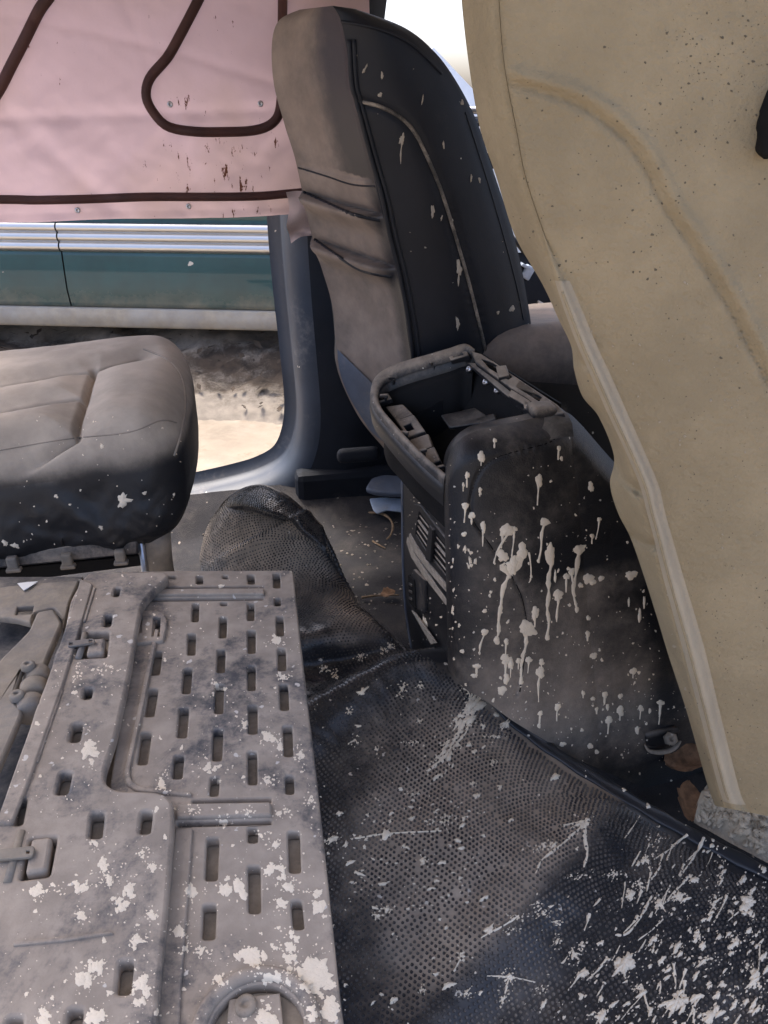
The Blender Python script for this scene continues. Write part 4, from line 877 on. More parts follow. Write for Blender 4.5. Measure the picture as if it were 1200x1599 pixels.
for x, y in ((735, 577), (761, 597), (779, 610), (829, 643), (806, 618), (823, 655)):
    disc('screw', onP(x, y, (ci[3] + fwn * .014, fwn)), fwn + [0, 0, .4], .0065, .006, m_steel, cc)
rbox('pivot', onP(846, 640, (TA + TN * .008, TN)), (.04, .035, .02), .009, m_rim, cc, (8, 8, 6))
# raised lip of the near side
lip = [(700, 738), (704, 712), (716, 690), (736, 674), (770, 665), (815, 656), (858, 646), (880, 644)]
A = resample([onY(x, y, 1.015) for x, y in lip], 40); V = []
for p in A: V += [p + [0, -.045, -.02], p + [0, -.035, -.004], p + [0, -.015, .004], p + [0, .012, .003], p + [0, .03, -.008], p + [0, .032, -.06]]
mesh('lip', V, grid_faces(40, 6), m_black, cc)
# far side and front of the console body
V = []
for x, yy, z in ((.27, 1.255, .50), (.40, 1.26, .57), (1.2, 1.30, .45), (1.2, 1.30, 0), (.33, 1.25, 0)): V.append((x, yy, z))
mesh('far_panel', V, [(0, 1, 2, 3, 4)], m_black, cc, smooth=False)
# seat-belt bolt low on the side
bo = lay([sidep], [(1033, 1152), (1033.2, 1152.2)], .006, 2)[0]
rbox('bolt_recess', bo + [0, .004, -.002], (.066, .014, .034), .006, m_black, cc, (10, 6, 6))
tube('recess_mud', resample([bo + np.array(d_) for d_ in ((-.034, -.006, -.004), (-.024, -.01, -.017), (0, -.012, -.022), (.022, -.011, -.018), (.034, -.007, -.006))], 24), .0048 * np.sin(np.linspace(.2, 2.95, 24)) + .0006, m_strip, cc, n=8, flat=.6)
disc('bolt', bo + [.008, -.012, .008], (-.2, -1, .8), .012, .012, m_hinge, cc, 6)
s = Splats([sidep] + [o for o in cc.children if o.name.startswith(('lip', 'rear_panel'))])
B_ = [(842, 750, 6, 9, 30), (851, 815, 7, 7, 0), (792, 828, 11, 10, 0), (804, 826, 4, 4, 40), (785, 868, 9, 9, 0), (800, 884, 9, 14, 0), (816, 860, 8, 12, 0), (859, 866, 8, 16, 0), (885, 900, 5, 5, 20), (893, 893, 5, 6, 0), (872, 929, 8, 8, 34), (836, 957, 6, 10, 12), (824, 982, 13, 12, 0), (757, 987, 6, 5, 0), (791, 1002, 4, 5, 18), (791, 1030, 9, 8, 20), (798, 1036, 4, 10, 12), (826, 1030, 5, 5, 16), (810, 1032, 4, 5, 8), (846, 1035, 4, 4, 6), (844, 1050, 6, 10, 36), (791, 1060, 5, 8, 0), (784, 1078, 7, 7, 0), (755, 822, 4, 9, 22), (737, 805, 5, 6, 8), (727, 790, 5, 6, 20), (750, 765, 3, 4, 6), (725, 834, 4, 4, 0), (936, 811, 3.5, 3.5, 0), (925, 837, 3.5, 4, 8), (905, 858, 9, 8, 0), (919, 903, 8, 8, 0), (926, 909, 5, 5, 0), (907, 914, 4, 4, 0), (939, 903, 5, 4, 0), (986, 898, 9, 7, 0), (919, 965, 3.5, 4, 0), (918, 990, 4, 5, 6), (927, 1024, 5.5, 5.5, 0), (989, 1048, 6, 5, 6), (945, 1085, 5, 5, 10), (969, 1087, 4, 4, 0), (871, 1104, 5, 6, 16), (911, 1082, 3, 4, 4), (926, 1091, 3.5, 3.5, 0), (949, 1104, 3, 5, 0), (932, 1107, 3, 3, 5), (969, 1110, 5, 9, 6), (1001, 1106, 4.5, 5, 12), (1015, 1110, 2.5, 4, 0), (951, 1124, 6, 6, 16), (995, 1140, 3, 7, 0), (1032, 1097, 6, 4, 30), (844, 1114, 4, 4, 18), (842, 1133, 3, 4, 0), (879, 1162, 5, 4, 0), (922, 1165, 5, 4, 0), (932, 1174, 3, 4, 0), (999, 961, 2.5, 12, 0), (1006, 940, 2, 9, 0), (982, 940, 1.5, 8, 0), (752, 713, 6, 8, 6), (873, 700, 3.5, 4, 14), (877, 716, 2.5, 4, 0), (923, 760, 4.5, 8, 0), (730, 742, 4, 5, 14), (724, 757, 2, 4, 6), (773, 688, 3, 4, 8), (846, 1031, 3, 3, 0), (888, 888, 3, 3, 0), (867, 900, 2, 9, 0), (773, 905, 2.5, 3, 0), (765, 930, 2, 3, 0), (757, 954, 4, 3, 0), (722, 1017, 4, 3, 0), (745, 1040, 6, 4, 14), (741, 1055, 6, 3, 0)]
for x, y, rx, ry, dl in B_:
    s.blob(x, y, rx, ry, 0, .22, spikes=2 if rx > 7 else 0, spl=.25)
    if dl: s.drip([(x, y), (x - dl * .04, y + dl * .5), (x - dl * .08, y + ry + dl)], max(1.4, rx * .4), .9)
for pts, w_, bl in (([(851, 815), (846, 845), (841, 876)], 2.6, 2.5), ([(797, 895), (783, 935), (778, 975), (776, 1000)], 3.6, 5), ([(861, 878), (858, 920), (855, 960), (855, 995)], 3.4, 4), ([(822, 985), (818, 1020), (814, 1065)], 3.4, 3.6), ([(905, 860), (899, 905), (897, 938), (901, 952)], 3, 3.5), ([(936, 812), (931, 842)], 1.2, 0), ([(792, 836), (776, 862), (773, 880)], 2, 1.5), ([(785, 836), (784, 856)], 1.6, 0), ([(826, 862), (830, 900), (826, 910)], 1.4, 0), ([(893, 896), (898, 930)], 1.6, 2), ([(757, 990), (750, 1008), (749, 1020)], 1.8, 2), ([(784, 880), (796, 900)], 6, 3), ([(815, 866), (802, 888), (797, 898)], 7, 3)):
    s.drip(pts, w_, w_ * .55, bl or None)
s.rand(520, 700, 720, 1060, 1210, .5, 2.4, lambda x, y: .35 + .65 * (y > 960), ang=1.57)
s.rand(60, 640, 760, 715, 1010, .6, 1.8)
for pts in ([(711, 858), (707, 885), (709, 920), (707, 958)], [(716, 853), (728, 858), (737, 864)], [(731, 884), (735, 875), (744, 877)]):
    for k in range(7):
        q_ = cr(np.array(pts, float), random.uniform(0, len(pts) - 1)); s.blob(q_[0] + random.uniform(-1, 1), q_[1], random.uniform(1, 2), random.uniform(2, 6), random.uniform(-.4, .4), .5)
s.blob(692, 775, 8, 9, -.4, .5); s.blob(699, 815, 4, 9, -.4, .5); s.blob(664, 975, 4, 11, 0, .3); s.blob(703, 1002, 4, 12, .2, .3)
s.done(cc)

# ================================================================= RUBBER MAT
mt = thing('rubber_mat', 'crumpled black studded rubber mat splashed with mud, its far end curled up', 'mat', (.25, .9, 0))
MR = [[(820, 2000, .03), (1000, 1850, .03), (1150, 1720, .03), (1300, 1620, .03), (1480, 1520, .02)],
      [(600, 1850, .03), (800, 1700, .035), (960, 1580, .04), (1120, 1480, .035), (1350, 1440, .02)],
      [(480, 1700, .03), (680, 1570, .045), (830, 1455, .06), (985, 1365, .045), (1200, 1368, .02)],
      [(455, 1520, .04), (590, 1430, .06), (735, 1335, .085), (880, 1270, .065), (1060, 1295, .03)],
      [(435, 1380, .06), (540, 1300, .075), (655, 1235, .095), (775, 1180, .09), (920, 1212, .05)],
      [(425, 1250, .09), (510, 1190, .10), (600, 1140, .12), (690, 1090, .125), (800, 1126, .09)],
      [(425, 1130, .135), (492, 1090, .15), (560, 1055, .165), (625, 1026, .18), (700, 1016, .17)],
      [(430, 1118, .09), (500, 1086, .09), (565, 1052, .10), (622, 1030, .11), (668, 1024, .12)],
      [(430, 1060, .08), (490, 1045, .08), (555, 1030, .085), (600, 1022, .09), (640, 1018, .10)],
      [(425, 985, .13), (480, 985, .135), (540, 978, .135), (590, 982, .12), (622, 1004, .09)],
      [(400, 930, .10), (460, 920, .10), (505, 910, .11), (540, 925, .10), (566, 950, .07)],
      [(330, 905, .07), (400, 880, .12), (455, 862, .15), (505, 865, .15), (538, 905, .10)],
      [(312, 880, .07), (350, 835, .15), (410, 815, .20), (475, 825, .20), (520, 862, .16)],
      [(318, 840, .10), (350, 798, .19), (395, 778, .235), (455, 793, .235), (508, 838, .19)],
      [(326, 818, .12), (352, 785, .20), (398, 760, .25), (448, 776, .25), (502, 822, .21)],
      [(327, 820, .122), (355, 788, .202), (404, 768, .258), (453, 786, .258), (506, 832, .218)],
      [(329, 823, .120), (359, 794, .200), (410, 794, .250), (458, 812, .248), (510, 852, .206)],
      [(330, 826, .115), (361, 798, .194), (412, 806, .236), (456, 822, .234), (508, 862, .196)]]
NF = 6.2 / (len(MR) - 1); FF = 8.2 / (len(MR) - 1)
G = np.array([[onZ(x, y, z) for x, y, z in r_] for r_ in MR])
nu, nv = 150, 330
G1 = np.array([resample(G[i], nu) for i in range(len(G))]); GM = np.array([resample(G1[:, j], nv) for j in range(nu)]).transpose(1, 0, 2)
PX = np.array([pix(p) for p in GM.reshape(-1, 3)]).reshape(nv, nu, 2)
# crest of the long diagonal fold
A0, A1 = np.array([655, 1600.]), np.array([1010, 1205.]); dv = (A1 - A0) / np.linalg.norm(A1 - A0); nvv = np.array([-dv[1], dv[0]])
sd_ = (PX - A0) @ nvv; al = (PX - A0) @ dv / np.linalg.norm(A1 - A0)
side_fade = np.clip((np.arange(nu)[None, :] / nu - .02) * 6, 0, 1) * np.clip((.97 - np.arange(nu)[None, :] / nu) * 8, 0, 1)
nearm = np.linspace(0, 1, nv)[:, None] < NF * .93; lipm = np.linspace(0, 1, nv)[:, None] > 14.2 / (len(MR) - 1)
GM[:, :, 2] += np.where(nearm, .014 * np.exp(-(sd_ / 55) ** 2) * side_fade, 0)
GM[:, :, 2] += np.where(~nearm, .012 * np.exp(-(((PX[:, :, 1] - 890) + .56 * (PX[:, :, 0] - 330)) / 9) ** 2) * side_fade, 0)
GM[:, :, 2] += .0035 * noise2(GM[:, :, 0] * 4, GM[:, :, 1] * 4, 9) * side_fade
GM[:, :, 2] = np.maximum(GM[:, :, 2], .014)
Nrm = np.cross(np.gradient(GM, axis=1), np.gradient(GM, axis=0)); Nrm /= np.linalg.norm(Nrm, axis=2)[:, :, None] + 1e-12
if Nrm[100, 70, 2] < 0: Nrm = -Nrm
Nrm[lipm[:, 0]] *= -1
# dirt that has settled: left of the fold and over the far end
left = 1 / (1 + np.exp(-(-sd_ if ((np.array([600, 1350.]) - A0) @ nvv) < 0 else sd_) / 8))
def gauss(cx, cy, sx, sy): return np.exp(-((PX[:, :, 0] - cx) / sx) ** 2 - ((PX[:, :, 1] - cy) / sy) ** 2)
dust = np.where(nearm, left * (.50 * np.clip(gauss(770, 1310, 200, 230) * 1.5, 0, 1) + .4 * gauss(850, 1190, 130, 60)) + .3 * gauss(700, 1560, 120, 120) * left + .12, 0)
dust += np.where(~nearm, .08 + .46 * gauss(420, 850, 130, 75) + .6 * gauss(560, 940, 50, 40) + .25 * gauss(520, 1000, 60, 14), 0)
dust = np.where(lipm, 0, dust)
top_f = GM; bot_f = GM - Nrm * .004
V = np.concatenate([top_f.reshape(-1, 3), bot_f.reshape(-1, 3)]); F = [f[::-1] for f in grid_faces(nv, nu)]; o = nv * nu
F += [tuple(i + o for i in f[::-1]) for f in F]
edge = [j for j in range(nu)] + [i * nu + nu - 1 for i in range(1, nv)] + [(nv - 1) * nu + j for j in range(nu - 2, -1, -1)] + [i * nu for i in range(nv - 2, 0, -1)]
for a, b in zip(edge, edge[1:] + edge[:1]): F.append((a, b, b + o, a + o))
sheet = None
sheet = mesh('mat_sheet', V, F, m_rubber, mt, attr={'dust': np.concatenate([dust.ravel()] * 2)})
# studs, laid out by distance along the mat
lenv = np.concatenate([[0], np.cumsum(np.linalg.norm(np.diff(GM[:, 75], axis=0), axis=1))])
PV, PF = [], []; pitch = .0072; rowk = 0; v = .004
def samp(A, iv, iu):
    i0 = min(int(iv), nv - 2); f = iv - i0; r_ = A[i0] * (1 - f) + A[i0 + 1] * f
    j0 = np.minimum(iu.astype(int), nu - 2); g_ = (iu - j0)[:, None]; return r_[j0] * (1 - g_) + r_[j0 + 1] * g_
ring5 = [(math.cos(2 * math.pi * k / 6), math.sin(2 * math.pi * k / 6)) for k in range(6)]
while v < lenv[-1] - .004:
    iv = np.interp(v, lenv, np.arange(nv)); i0 = min(int(iv), nv - 2)
    rl = np.concatenate([[0], np.cumsum(np.linalg.norm(np.diff(GM[i0], axis=0), axis=1))])
    brd = .05 if iv / nv < NF else .008
    us_ = np.arange(.006 + (pitch / 2 if rowk % 2 else 0), rl[-1] - brd, pitch)
    if len(us_):
        iu = np.interp(us_, rl, np.arange(nu)); C_ = samp(GM, iv, iu); N_ = samp(Nrm, iv, iu); N_ /= np.linalg.norm(N_, axis=1)[:, None]
        px_ = np.array([pix(c) for c in C_])
        for c, n, pq in zip(C_, N_, px_):
            if random.random() < .025: continue
            c = c + np.array([random.gauss(0, .0004), random.gauss(0, .0004), 0])
            if not (-40 < pq[0] < 1260 and 700 < pq[1] < 1660): continue
            u_ = np.cross(n, [0, 1, .1]); u_ /= np.linalg.norm(u_); w_ = np.cross(n, u_); k0 = len(PV)
            for rr, hh in (((.0024, -.0004), (.0015, .0022)) if iv / nv < NF or iv / nv > 14 / (len(MR) - 1) else ((.0021, -.0004), (.0013, .0012))):
                for a, b in ring5: PV.append(c + rr * (a * u_ + b * w_) + n * hh)
            PF += [(k0 + k, k0 + (k + 1) % 6, k0 + 6 + (k + 1) % 6, k0 + 6 + k) for k in range(6)] + [tuple(k0 + 6 + k for k in range(6))]
    v += pitch * .87; rowk += 1
mesh('mat_studs', PV, PF, m_stud, mt, kind='stuff', smooth=False)
# binding along the right edge, rolled
e = GM[:int(nv * NF), nu - 1]; e = resample(e[::6], 120)
bind = tube('edge_binding', e + [0, 0, .004], .0125 + .0012 * np.sin(np.arange(120) * .7), m_rubber, mt, n=12, flat=.35, attr=None)
e = GM[int(nv * FF):int(nv * 14 / (len(MR) - 1)), nu - 1]; e = resample(e[::5], 160)
tube('edge_roll', e + [0, 0, -.002], .0045 + .0008 * np.sin(np.arange(160) * 1.3), m_stud, mt, n=10)
for x, y in ((637, 1140), (691, 1087), (617, 1165)):
    d = ray(x, y); hit = bvh_of([sheet]).ray_cast(Vector(CP), Vector(d))
    if hit[0]: 
        c = np.array(hit[0]); n = np.array(hit[1])
        tube('eyelet', [c + n * .001 + .007 * (math.cos(t) * np.array([1, 0, 0]) + math.sin(t) * np.array([0, 1, 0])) for t in np.linspace(0, 6.283, 20)], .0016, m_stud, mt, n=6)
s = Splats([sheet, bind], .0022)
ST = [(738, 1100, 14, 16, 6, 1.2), (720, 1125, 10, 12, 5, 1.5), (700, 1160, 9, 6, 4, 1.5), (685, 1185, 8, 5, 4, 1.5), (725, 1075, 5, 12, 3, 1), (775, 1150, 14, 5, 3, .8), (912, 1283, 13, 10, 7, 2.0), (845, 1322, 10, 6, 5, 1.5), (866, 1318, 9, 4, 3, 1), (808, 1432, 14, 5, 3, 1.4), (800, 1452, 8, 3, 3, 1.2), (840, 1410, 4, 8, 2, 1), (720, 1494, 11, 8, 3, 1.6), (796, 1524, 10, 8, 6, 1.8), (726, 1552, 9, 6, 4, 1.6), (785, 1558, 6, 12, 3, 1.2), (845, 1545, 10, 4, 3, 1.4), (660, 1546, 5, 5, 3, 1), (870, 1470, 5, 8, 3, 1), (563, 1025, 7, 4, 3, .6), (505, 1045, 6, 5, 4, .6), (523, 1053, 4, 5, 3, .6), (600, 1015, 5, 4, 0, 0), (610, 1010, 4, 4, 0, 0), (630, 1072, 5, 7, 3, 1), (625, 1085, 3, 5, 2, 1), (555, 1155, 4, 7, 5, 1.5), (545, 1110, 5, 4, 3, .8), (655, 1070, 3, 4, 2, 1), (590, 1170, 2, 5, 0, 0), (640, 1160, 8, 2, 0, 0), (655, 1125, 3, 3, 2, 1), (692, 1284, 18, 4, 5, .7), (700, 1276, 12, 3, 4, .8), (605, 1420, 12, 5, 5, .8), (660, 1345, 6, 6, 4, .9), (645, 1240, 8, 3, 3, .8), (590, 1430, 6, 5, 3, .8), (520, 1310, 8, 8, 5, 1.2), (740, 1225, 4, 3, 3, 1), (770, 1190, 4, 4, 3, 1),
      (1015, 1315, 4, 20, 2, .3), (1028, 1310, 3, 16, 2, .3), (1008, 1345, 9, 8, 4, 1), (1125, 1360, 6, 24, 2, .4), (1115, 1410, 7, 16, 3, .8), (1170, 1415, 16, 26, 0, .2), (975, 1505, 20, 16, 6, .8), (1000, 1380, 8, 6, 5, 1), (985, 1398, 8, 12, 4, 1), (960, 1365, 12, 5, 5, .9), (905, 1370, 14, 4, 4, 1), (1030, 1410, 8, 16, 4, 1), (1060, 1400, 10, 8, 5, 1), (1020, 1470, 8, 12, 5, 1), (1055, 1480, 10, 10, 5, 1), (1100, 1500, 16, 8, 5, 1), (1180, 1530, 12, 18, 4, .6), (1055, 1565, 22, 16, 6, .8), (1110, 1590, 18, 12, 5, .8), (940, 1585, 18, 10, 6, .9), (895, 1490, 8, 10, 4, 1), (910, 1475, 6, 7, 3, 1), (910, 1520, 10, 9, 5, 1.2), (1150, 1470, 9, 9, 5, .8), (1090, 1460, 8, 8, 4, 1), (1000, 1540, 9, 7, 5, 1), (870, 1440, 5, 4, 3, 1.4), (850, 1425, 8, 5, 4, 1.4)]
for x, y, rx, ry, sp, spl in ST:
    s.cluster(x, y, rx * .8, ry * .8, random.uniform(-.3, .3))
    for k in range(sp // 2):
        t = 2.3 + random.gauss(0, .45) + (math.pi if random.random() < .3 else 0); l_ = max(rx, ry) * (.8 + spl * random.uniform(.5, 1.2)); n_ = random.randint(2, 5)
        for m in range(n_):
            f = (m + random.uniform(.4, 1)) / n_; q = max(.7, min(rx, ry) * .32 * (1.15 - f))
            s.blob(x + l_ * f * math.cos(t), y + l_ * f * math.sin(t) * .8, q * random.uniform(1.3, 2.6), q, math.atan2(math.sin(t) * .8, math.cos(t)), .35)
for pts, w_ in (([(912, 1290), (915, 1330), (912, 1355)], 2.8), ([(905, 1295), (880, 1315), (845, 1345), (838, 1365)], 2.2), ([(735, 1110), (715, 1150), (690, 1185), (665, 1205)], 3.2), ([(745, 1105), (730, 1140), (705, 1170)], 2.4), ([(550, 1310), (610, 1302), (690, 1298)], 1.4), ([(810, 1430), (780, 1450), (750, 1465)], 1.8), ([(720, 1495), (712, 1512), (705, 1520)], 1.8), ([(795, 1528), (788, 1550), (783, 1575)], 1.8), ([(760, 1524), (800, 1526), (835, 1534)], 1.3), ([(1000, 1330), (985, 1355)], 2), ([(975, 1310), (1000, 1275)], 1.2), ([(1068, 1350), (1060, 1370)], 2.4), ([(1050, 1320), (1042, 1345)], 2), ([(1018, 1400), (985, 1455), (960, 1460)], 2.4), ([(880, 1290), (912, 1283)], 1.6), ([(735, 1090), (725, 1060)], 2.2), ([(1085, 1335), (1062, 1370)], 2.2), ([(1035, 1335), (1030, 1352)], 2)):
    s.drip(pts, w_, w_ * .6)
for k in range(260):
    t = random.random() ** .8; q_ = cr(np.array([(930, 1198), (1000, 1240), (1060, 1270), (1100, 1294), (1150, 1322), (1200, 1350)], float), t * 5)
    r_ = random.uniform(1.2, 5) * (.5 + t); s.blob(q_[0] + random.gauss(0, 5), q_[1] + random.gauss(0, 4), r_ * 1.3, r_, .5, .4)
s.rand(900, 480, 1000, 1200, 1600, .6, 2.6, lambda x, y: .25)
for k in range(40):
    x, y = random.uniform(900, 1195), random.uniform(1290, 1590); l_ = random.uniform(14, 48); dx = random.gauss(-.5, .35)
    if (x - 820) / 380 + (y - 1240) / 360 < .75: continue
    s.drip([(x, y), (x + dx * l_ * .5, y + .5 * l_), (x + dx * l_ * 1.1, y + l_)], random.uniform(1, 3.2), .7, random.choice((0, 0, 1.6)) or None)
s.rand(1250, 820, 1240, 1200, 1600, .7, 4.8, lambda x, y: max(0, min(1, ((x - 820) / 380 + (y - 1240) / 360 - .55) / 1.1)) ** 1.5, ang=-.8, el=2.4, spk=.08)
s.rand(160, 660, 1080, 800, 1220, 1, 4, lambda x, y: math.exp(-((x - 735 + (y - 1120) * .55) / 22) ** 2), ang=-1.0)
s.rand(130, 668, 1085, 770, 1215, 1.5, 6, lambda x, y: math.exp(-((x - 728 + (y - 1125) * .6) / 14) ** 2), ang=-.9, el=2.5)
s.rand(46, 500, 1040, 900, 1590, 2, 6, ang=-.6, el=2.6, spk=.5)
s.rand(120, 540, 1240, 760, 1420, .8, 3, ang=-.1, el=3)
s.done(mt)

# ================================================================= MUD-COATED FRONT SEAT (right)
ms_ = thing('front_seat', 'front seat back wholly coated in dry beige mud, filling the right side', 'car seat', (.7, .75, .1), 'front seats')
BY = .58
br_rows = [((712, -180), (770, -180), (772, -180)), ((716, -100), (774, -100), (776, -100)), ((721, 0), (778, 10), (781, 10)), ((733, 104), (786, 104), (789, 104)), ((750, 200), (805, 205), (808, 205)), ((775, 275), (819, 277), (822, 277)), ((804, 367), (848, 367), (852, 367)), ((848, 445), (869, 443), (884, 443)), ((872, 497), (885, 492), (905, 492)), ((892, 540), (903, 540), (925, 540)),
           ((897, 578), (920, 578), (943, 578)), ((910, 619), (938, 619), (961, 618)), ((936, 652), (953, 652), (976, 652)), ((959, 712), (980, 710), (1002, 710)), ((953, 756), (1000, 758), (1022, 758)), ((965, 800), (1011, 800), (1032, 800)), ((985, 840), (1021, 837), (1043, 838)), ((1006, 900), (1036, 900), (1061, 900)), ((1026, 963), (1053, 963), (1080, 963)), ((1045, 1026), (1070, 1026), (1098, 1026)), ((1072, 1109), (1092, 1109), (1118, 1109)), ((1100, 1208), (1117, 1208), (1143, 1208)), ((1110, 1240), (1127, 1242), (1154, 1245)), ((1117, 1258), (1135, 1262), (1168, 1268))]
NR = 330
L3, S3, W3 = (resample([r_[k] for r_ in br_rows], NR) for k in range(3))
seamc = resample([(797, 130), (850, 143), (900, 160), (945, 188), (985, 225), (1015, 270), (1045, 330), (1075, 372), (1105, 420), (1140, 478), (1180, 555), (1215, 620)], 120)
foldl = [[(962, 726), (975, 750), (998, 768)], [(905, 562), (915, 572)], [(985, 838), (1010, 850), (1022, 853)]]
V = []
for i in range(NR):
    L, A, W = L3[i], S3[i], W3[i]; row = []
    pL = onY(L[0], L[1], BY + .075)
    for f in (0, .25, .5, .75, .92): row.append(pL + .34 * (1 - f) * np.array([pL[0] / pL[1] + .06 + .25 * (1 - f), 1, 0]))
    pA = onY(A[0], A[1], BY + .012)
    for t in np.linspace(0, 1, 14):
        q_ = L + (A - L) * t; Y = BY + .075 - .063 * math.sin(t * math.pi / 2) ** 1.2
        for fo in foldl:
            d = dseg([q_], np.array(fo, float))[0]; Y += .012 * math.exp(-(d / 7) ** 2)
        row.append(onY(q_[0], q_[1], Y))
    wd = np.hypot(*(W - A)); wk = min(1, wd / 14)
    for t in (.12, .3, .5, .7, .88): row.append(onY(*(A + (W - A) * t), BY + .012 - .012 * wk * math.sin(math.pi * t) ** .6 + .004 * math.exp(-((t - .0) / .1) ** 2)))
    pW = onY(W[0], W[1], BY + .008); row.append(pW)
    for dx in np.linspace(.004, .5, 170):
        p = pW + np.array([dx, 0, -.02 * dx]); b = .045 * (1 - math.exp(-dx / .09)) - .10 * max(0, dx - .33) ** 1.5
        q_ = pix(p - [0, b, 0]); d = np.hypot(seamc[:, 0] - q_[0], seamc[:, 1] - q_[1]); k = int(np.argmin(d)); dm = d[k]
        gd = .0042 * math.exp(-(dm / 5.5) ** 2) - .0045 * math.exp(-((dm - 15) / 12) ** 2) * (1 if q_[1] < seamc[k][1] or q_[0] > seamc[k][0] else .2)
        row.append(p + np.array([0, -b + gd, 0]))
    pe = row[-1]
    for f in (.3, .7, 1): row.append(pe + np.array([.03, .37 * f, 0]))
    NS = len(row); V += row
V = np.array(V).reshape(NR, NS, 3)
bb = mesh('backrest', V.reshape(-1, 3), grid_faces(NR, NS, True), m_beige, ms_)
# welt as its own paler strip sitting proud
wc = list(range(18, 26)); A = V[int(.30 * NR):int(.975 * NR), wc].copy(); A[:, :, 1] -= np.array([.000, .001, .0018, .002, .002, .0018, .001, .000]); A[:, :, 0] -= .0004
mesh('welt', A.reshape(-1, 3), grid_faces(A.shape[0], len(wc)), m_beige_l, ms_)
tube('welt_stitch', A[4:-4, 2] - [0, .0006, 0], .0012, m_beige, ms_, n=6)
rbox('seat_foot', (1.17, .78, .16), (.7, .36, .26), .06, m_beige, ms_, (12, 12, 8))
rbox('release_knob', onY(1214, 186, BY - .035), (.02, .03, .045), .009, m_dark, ms_, (8, 8, 8), lambda U: U + .002 * np.stack([noise2(U[:, 1] * 40, U[:, 2] * 40)] * 3, 1))
s = Splats([bb], .0012)
s.rand(140, 900, 420, 1200, 1280, .6, 2.2, el=1.2); s.done(ms_, m_beige_l)
s = Splats([bb], .0006)
s.rand(1900, 800, 0, 1200, 640, .5, 2.3, lambda x, y: .12 + .8 * math.exp(-((x - 1120) / 90) ** 2 - ((y - 110) / 110) ** 2) + .5 * math.exp(-((x - 1030) / 45) ** 2 - ((y - 330) / 120) ** 2), el=1.2, spk=0)
s.rand(300, 1050, 640, 1200, 1290, .4, 1.2, el=1.2, spk=0)
mesh('mould_spots', s.V, s.F, mat('mould_dark', (.12, .10, .07), .95), ms_, kind='stuff')
# caked mud at its foot
up_ = resample([(1086, 1262), (1098, 1236), (1116, 1222), (1142, 1244), (1172, 1260), (1205, 1268), (1300, 1290)], 70)
lo_ = resample([(1086, 1276), (1096, 1282), (1112, 1290), (1140, 1306), (1170, 1322), (1200, 1338), (1300, 1390)], 70); V = []
for f in np.linspace(0, 1, 40):
    for a, b in zip(up_, lo_):
        hz_ = .085 - .055 * f; p = onZ(*(a + (b - a) * f), hz_); k = math.sin(math.pi * min(1, f + .12)) ** .5
        p[2] += k * (.012 + .007 * abs(noise2(p[0] * 16, p[1] * 16, 8)) + .006 * noise2(p[0] * 9, p[1] * 9, 2) + .006 * noise2(p[0] * 28, p[1] * 26, 5) + .003 * noise2(p[0] * 70, p[1] * 70, 1)) - .012 * (1 - k); V.append(p)
o = mesh('mud_clods', V, grid_faces(40, 70), m_beige_l, kind='stuff')
s = Splats([o], .006)
for k in range(170):
    t = random.uniform(0, 5.4); a, b = cr(up_[::14], min(4, t * .74)), cr(lo_[::14], min(4, t * .74)); q_ = a + (b - a) * random.uniform(.05, .95)
    r_ = random.uniform(1.5, 7); s.blob(q_[0], q_[1], r_ * random.uniform(1, 1.6), r_, random.uniform(0, 3), .4)
nb_ = len(o.data.vertices); me_ = o.data; V2 = [tuple(v.co) for v in me_.vertices] + [tuple(v) for v in s.V]; F2 = [tuple(p.vertices) for p in me_.polygons] + [tuple(int(i) + nb_ for i in f) for f in s.F]
bpy.data.objects.remove(o); o = mesh('mud_clods', V2, F2, mat('caked_mud', (.45, .37, .275), .95, bump=.6, bscale=200, bdist=.008), kind='stuff')
o['label'] = 'pale dried mud caked on the floor at the foot of the beige seat'; o['category'] = 'mud'

# ================================================================= SMALL LITTER
def leaf(x, y, z, size, ang, curl, label, tilt=.3, surf=onZ):
    c = surf(x, y, z); V = []; nl, nw = 12, 7
    for i in range(nl):
        t = i / (nl - 1); wd = math.sin(math.pi * min(1, t * .95 + .03)) ** .8 * .36 * (1 + .12 * math.sin(t * 23))
        for j in range(nw):
            w_ = (j / (nw - 1) - .5) * 2; lx = (t - .5); ly = w_ * wd; lz = curl * (ly ** 2 * 2.2 + .5 * lx ** 2) + .03 * math.sin(9 * t + 4 * w_)
            X = lx * math.cos(ang) - ly * math.sin(ang); Y = lx * math.sin(ang) + ly * math.cos(ang)
            V.append(c + np.array([X, Y, lz + tilt * Y + .05]) * size)
    o = mesh('dry_leaf', V, grid_faces(nl, nw), m_leaf); o.modifiers.new('thickness', 'SOLIDIFY').thickness = .0006
    return tag(o, label, 'leaf', 'dry leaves on the car floor')
leaf(1070, 1192, -.035, .085, .1, .9, 'curled brown leaf beneath the bolt low on the console')
leaf(1076, 1256, -.03, .06, 1.2, .8, 'small orange-brown leaf near the caked mud on the floor', .5)
leaf(585, 768, .03, .06, .4, .7, 'brown leaf tucked under the grey trim flap by the sill')
leaf(572, 783, .02, .045, 1.5, .8, 'small reddish leaf lying left of the pale blue scrap')
leaf(566, 772, .02, .04, 2.4, .7, 'dark brown leaf against the sill, leftmost of the floor leaves')
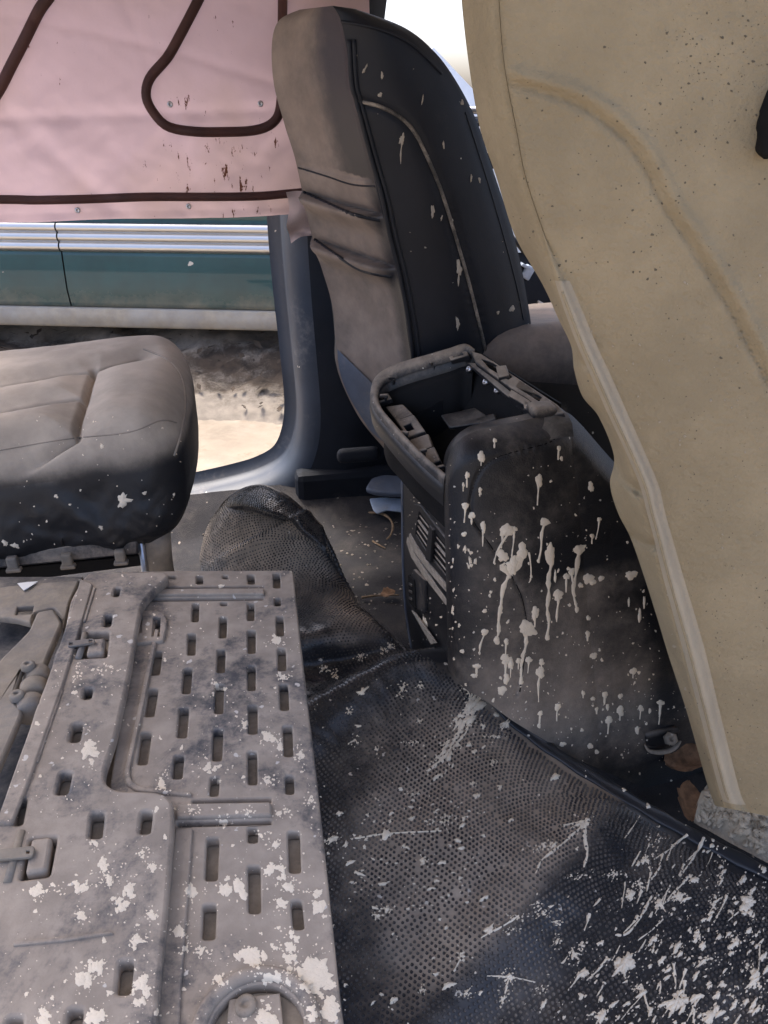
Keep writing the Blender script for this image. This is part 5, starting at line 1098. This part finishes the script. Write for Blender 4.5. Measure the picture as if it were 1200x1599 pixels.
leaf(606, 928, .02, .035, .2, .5, 'pale tan leaf fragment beside the console vent')
def twig(pts, r, label):
    P = resample([onZ(x, y, z) for x, y, z in pts], 24); o = tube('twig', P, np.linspace(r, r * .5, 24) * (1 + .2 * np.sin(np.arange(24))), m_twig, n=6)
    return tag(o, label, 'twig', 'twigs on the car floor')
twig([(565, 802, .02), (590, 801, .03), (607, 808, .03), (614, 822, .03), (610, 836, .02), (604, 842, .015)], .004, 'curved dry stalk in front of the pale blue scrap')
twig([(565, 933, .02), (590, 930, .02), (624, 929, .02)], .003, 'thin straight twig pointing at the console below its vents')
twig([(582, 845, .015), (596, 853, .015), (602, 856, .015)], .0025, 'tiny broken twig on the carpet below the curved stalk')
tp = [(570, 762), (580, 746), (596, 740), (630, 742), (640, 770), (610, 770), (585, 767)]
tag(plate('trim_flap', tp, (onZ(600, 760, .10), np.array([-.1, -.25, 1.])), .018, m_bluefab, None, .006, rnd=.01), 'grey plastic trim flap lying by the sill behind the console', 'trim piece')
tag(plate('plastic_scrap', [(577, 778), (600, 776), (628, 778), (640, 790), (636, 800), (604, 796), (590, 802), (583, 796)], (onZ(600, 790, .05), np.array([-.1, -.5, 1.])), .006, m_scrap, None, .002, rnd=.006), 'pale blue plastic scrap under the grey trim flap', 'plastic scrap')
# grit on the carpet
gv = []
for _ in range(420):
    x, y = random.uniform(-.15, .5), random.uniform(1.1, 1.82); r_ = random.uniform(.001, .004) * (1.6 if random.random() < .06 else 1); c = np.array([x, y, .013 + .004 * float(noise2(x * 2, y * 2))])
    vv = [c + np.array(d) * r_ * random.uniform(.7, 1.3) for d in ((1, 0, 0), (0, 1, 0), (-1, 0, 0), (0, -1, 0), (0, 0, .8), (0, 0, -.5))]
    gv.append((vv, [(0, 1, 4), (1, 2, 4), (2, 3, 4), (3, 0, 4), (1, 0, 5), (2, 1, 5), (3, 2, 5), (0, 3, 5)]))
V, F = join_data(gv); o = mesh('floor_grit', V, F, mat('grit', (.34, .29, .24), .9, var=.4, dscale=80), kind='stuff', smooth=False)
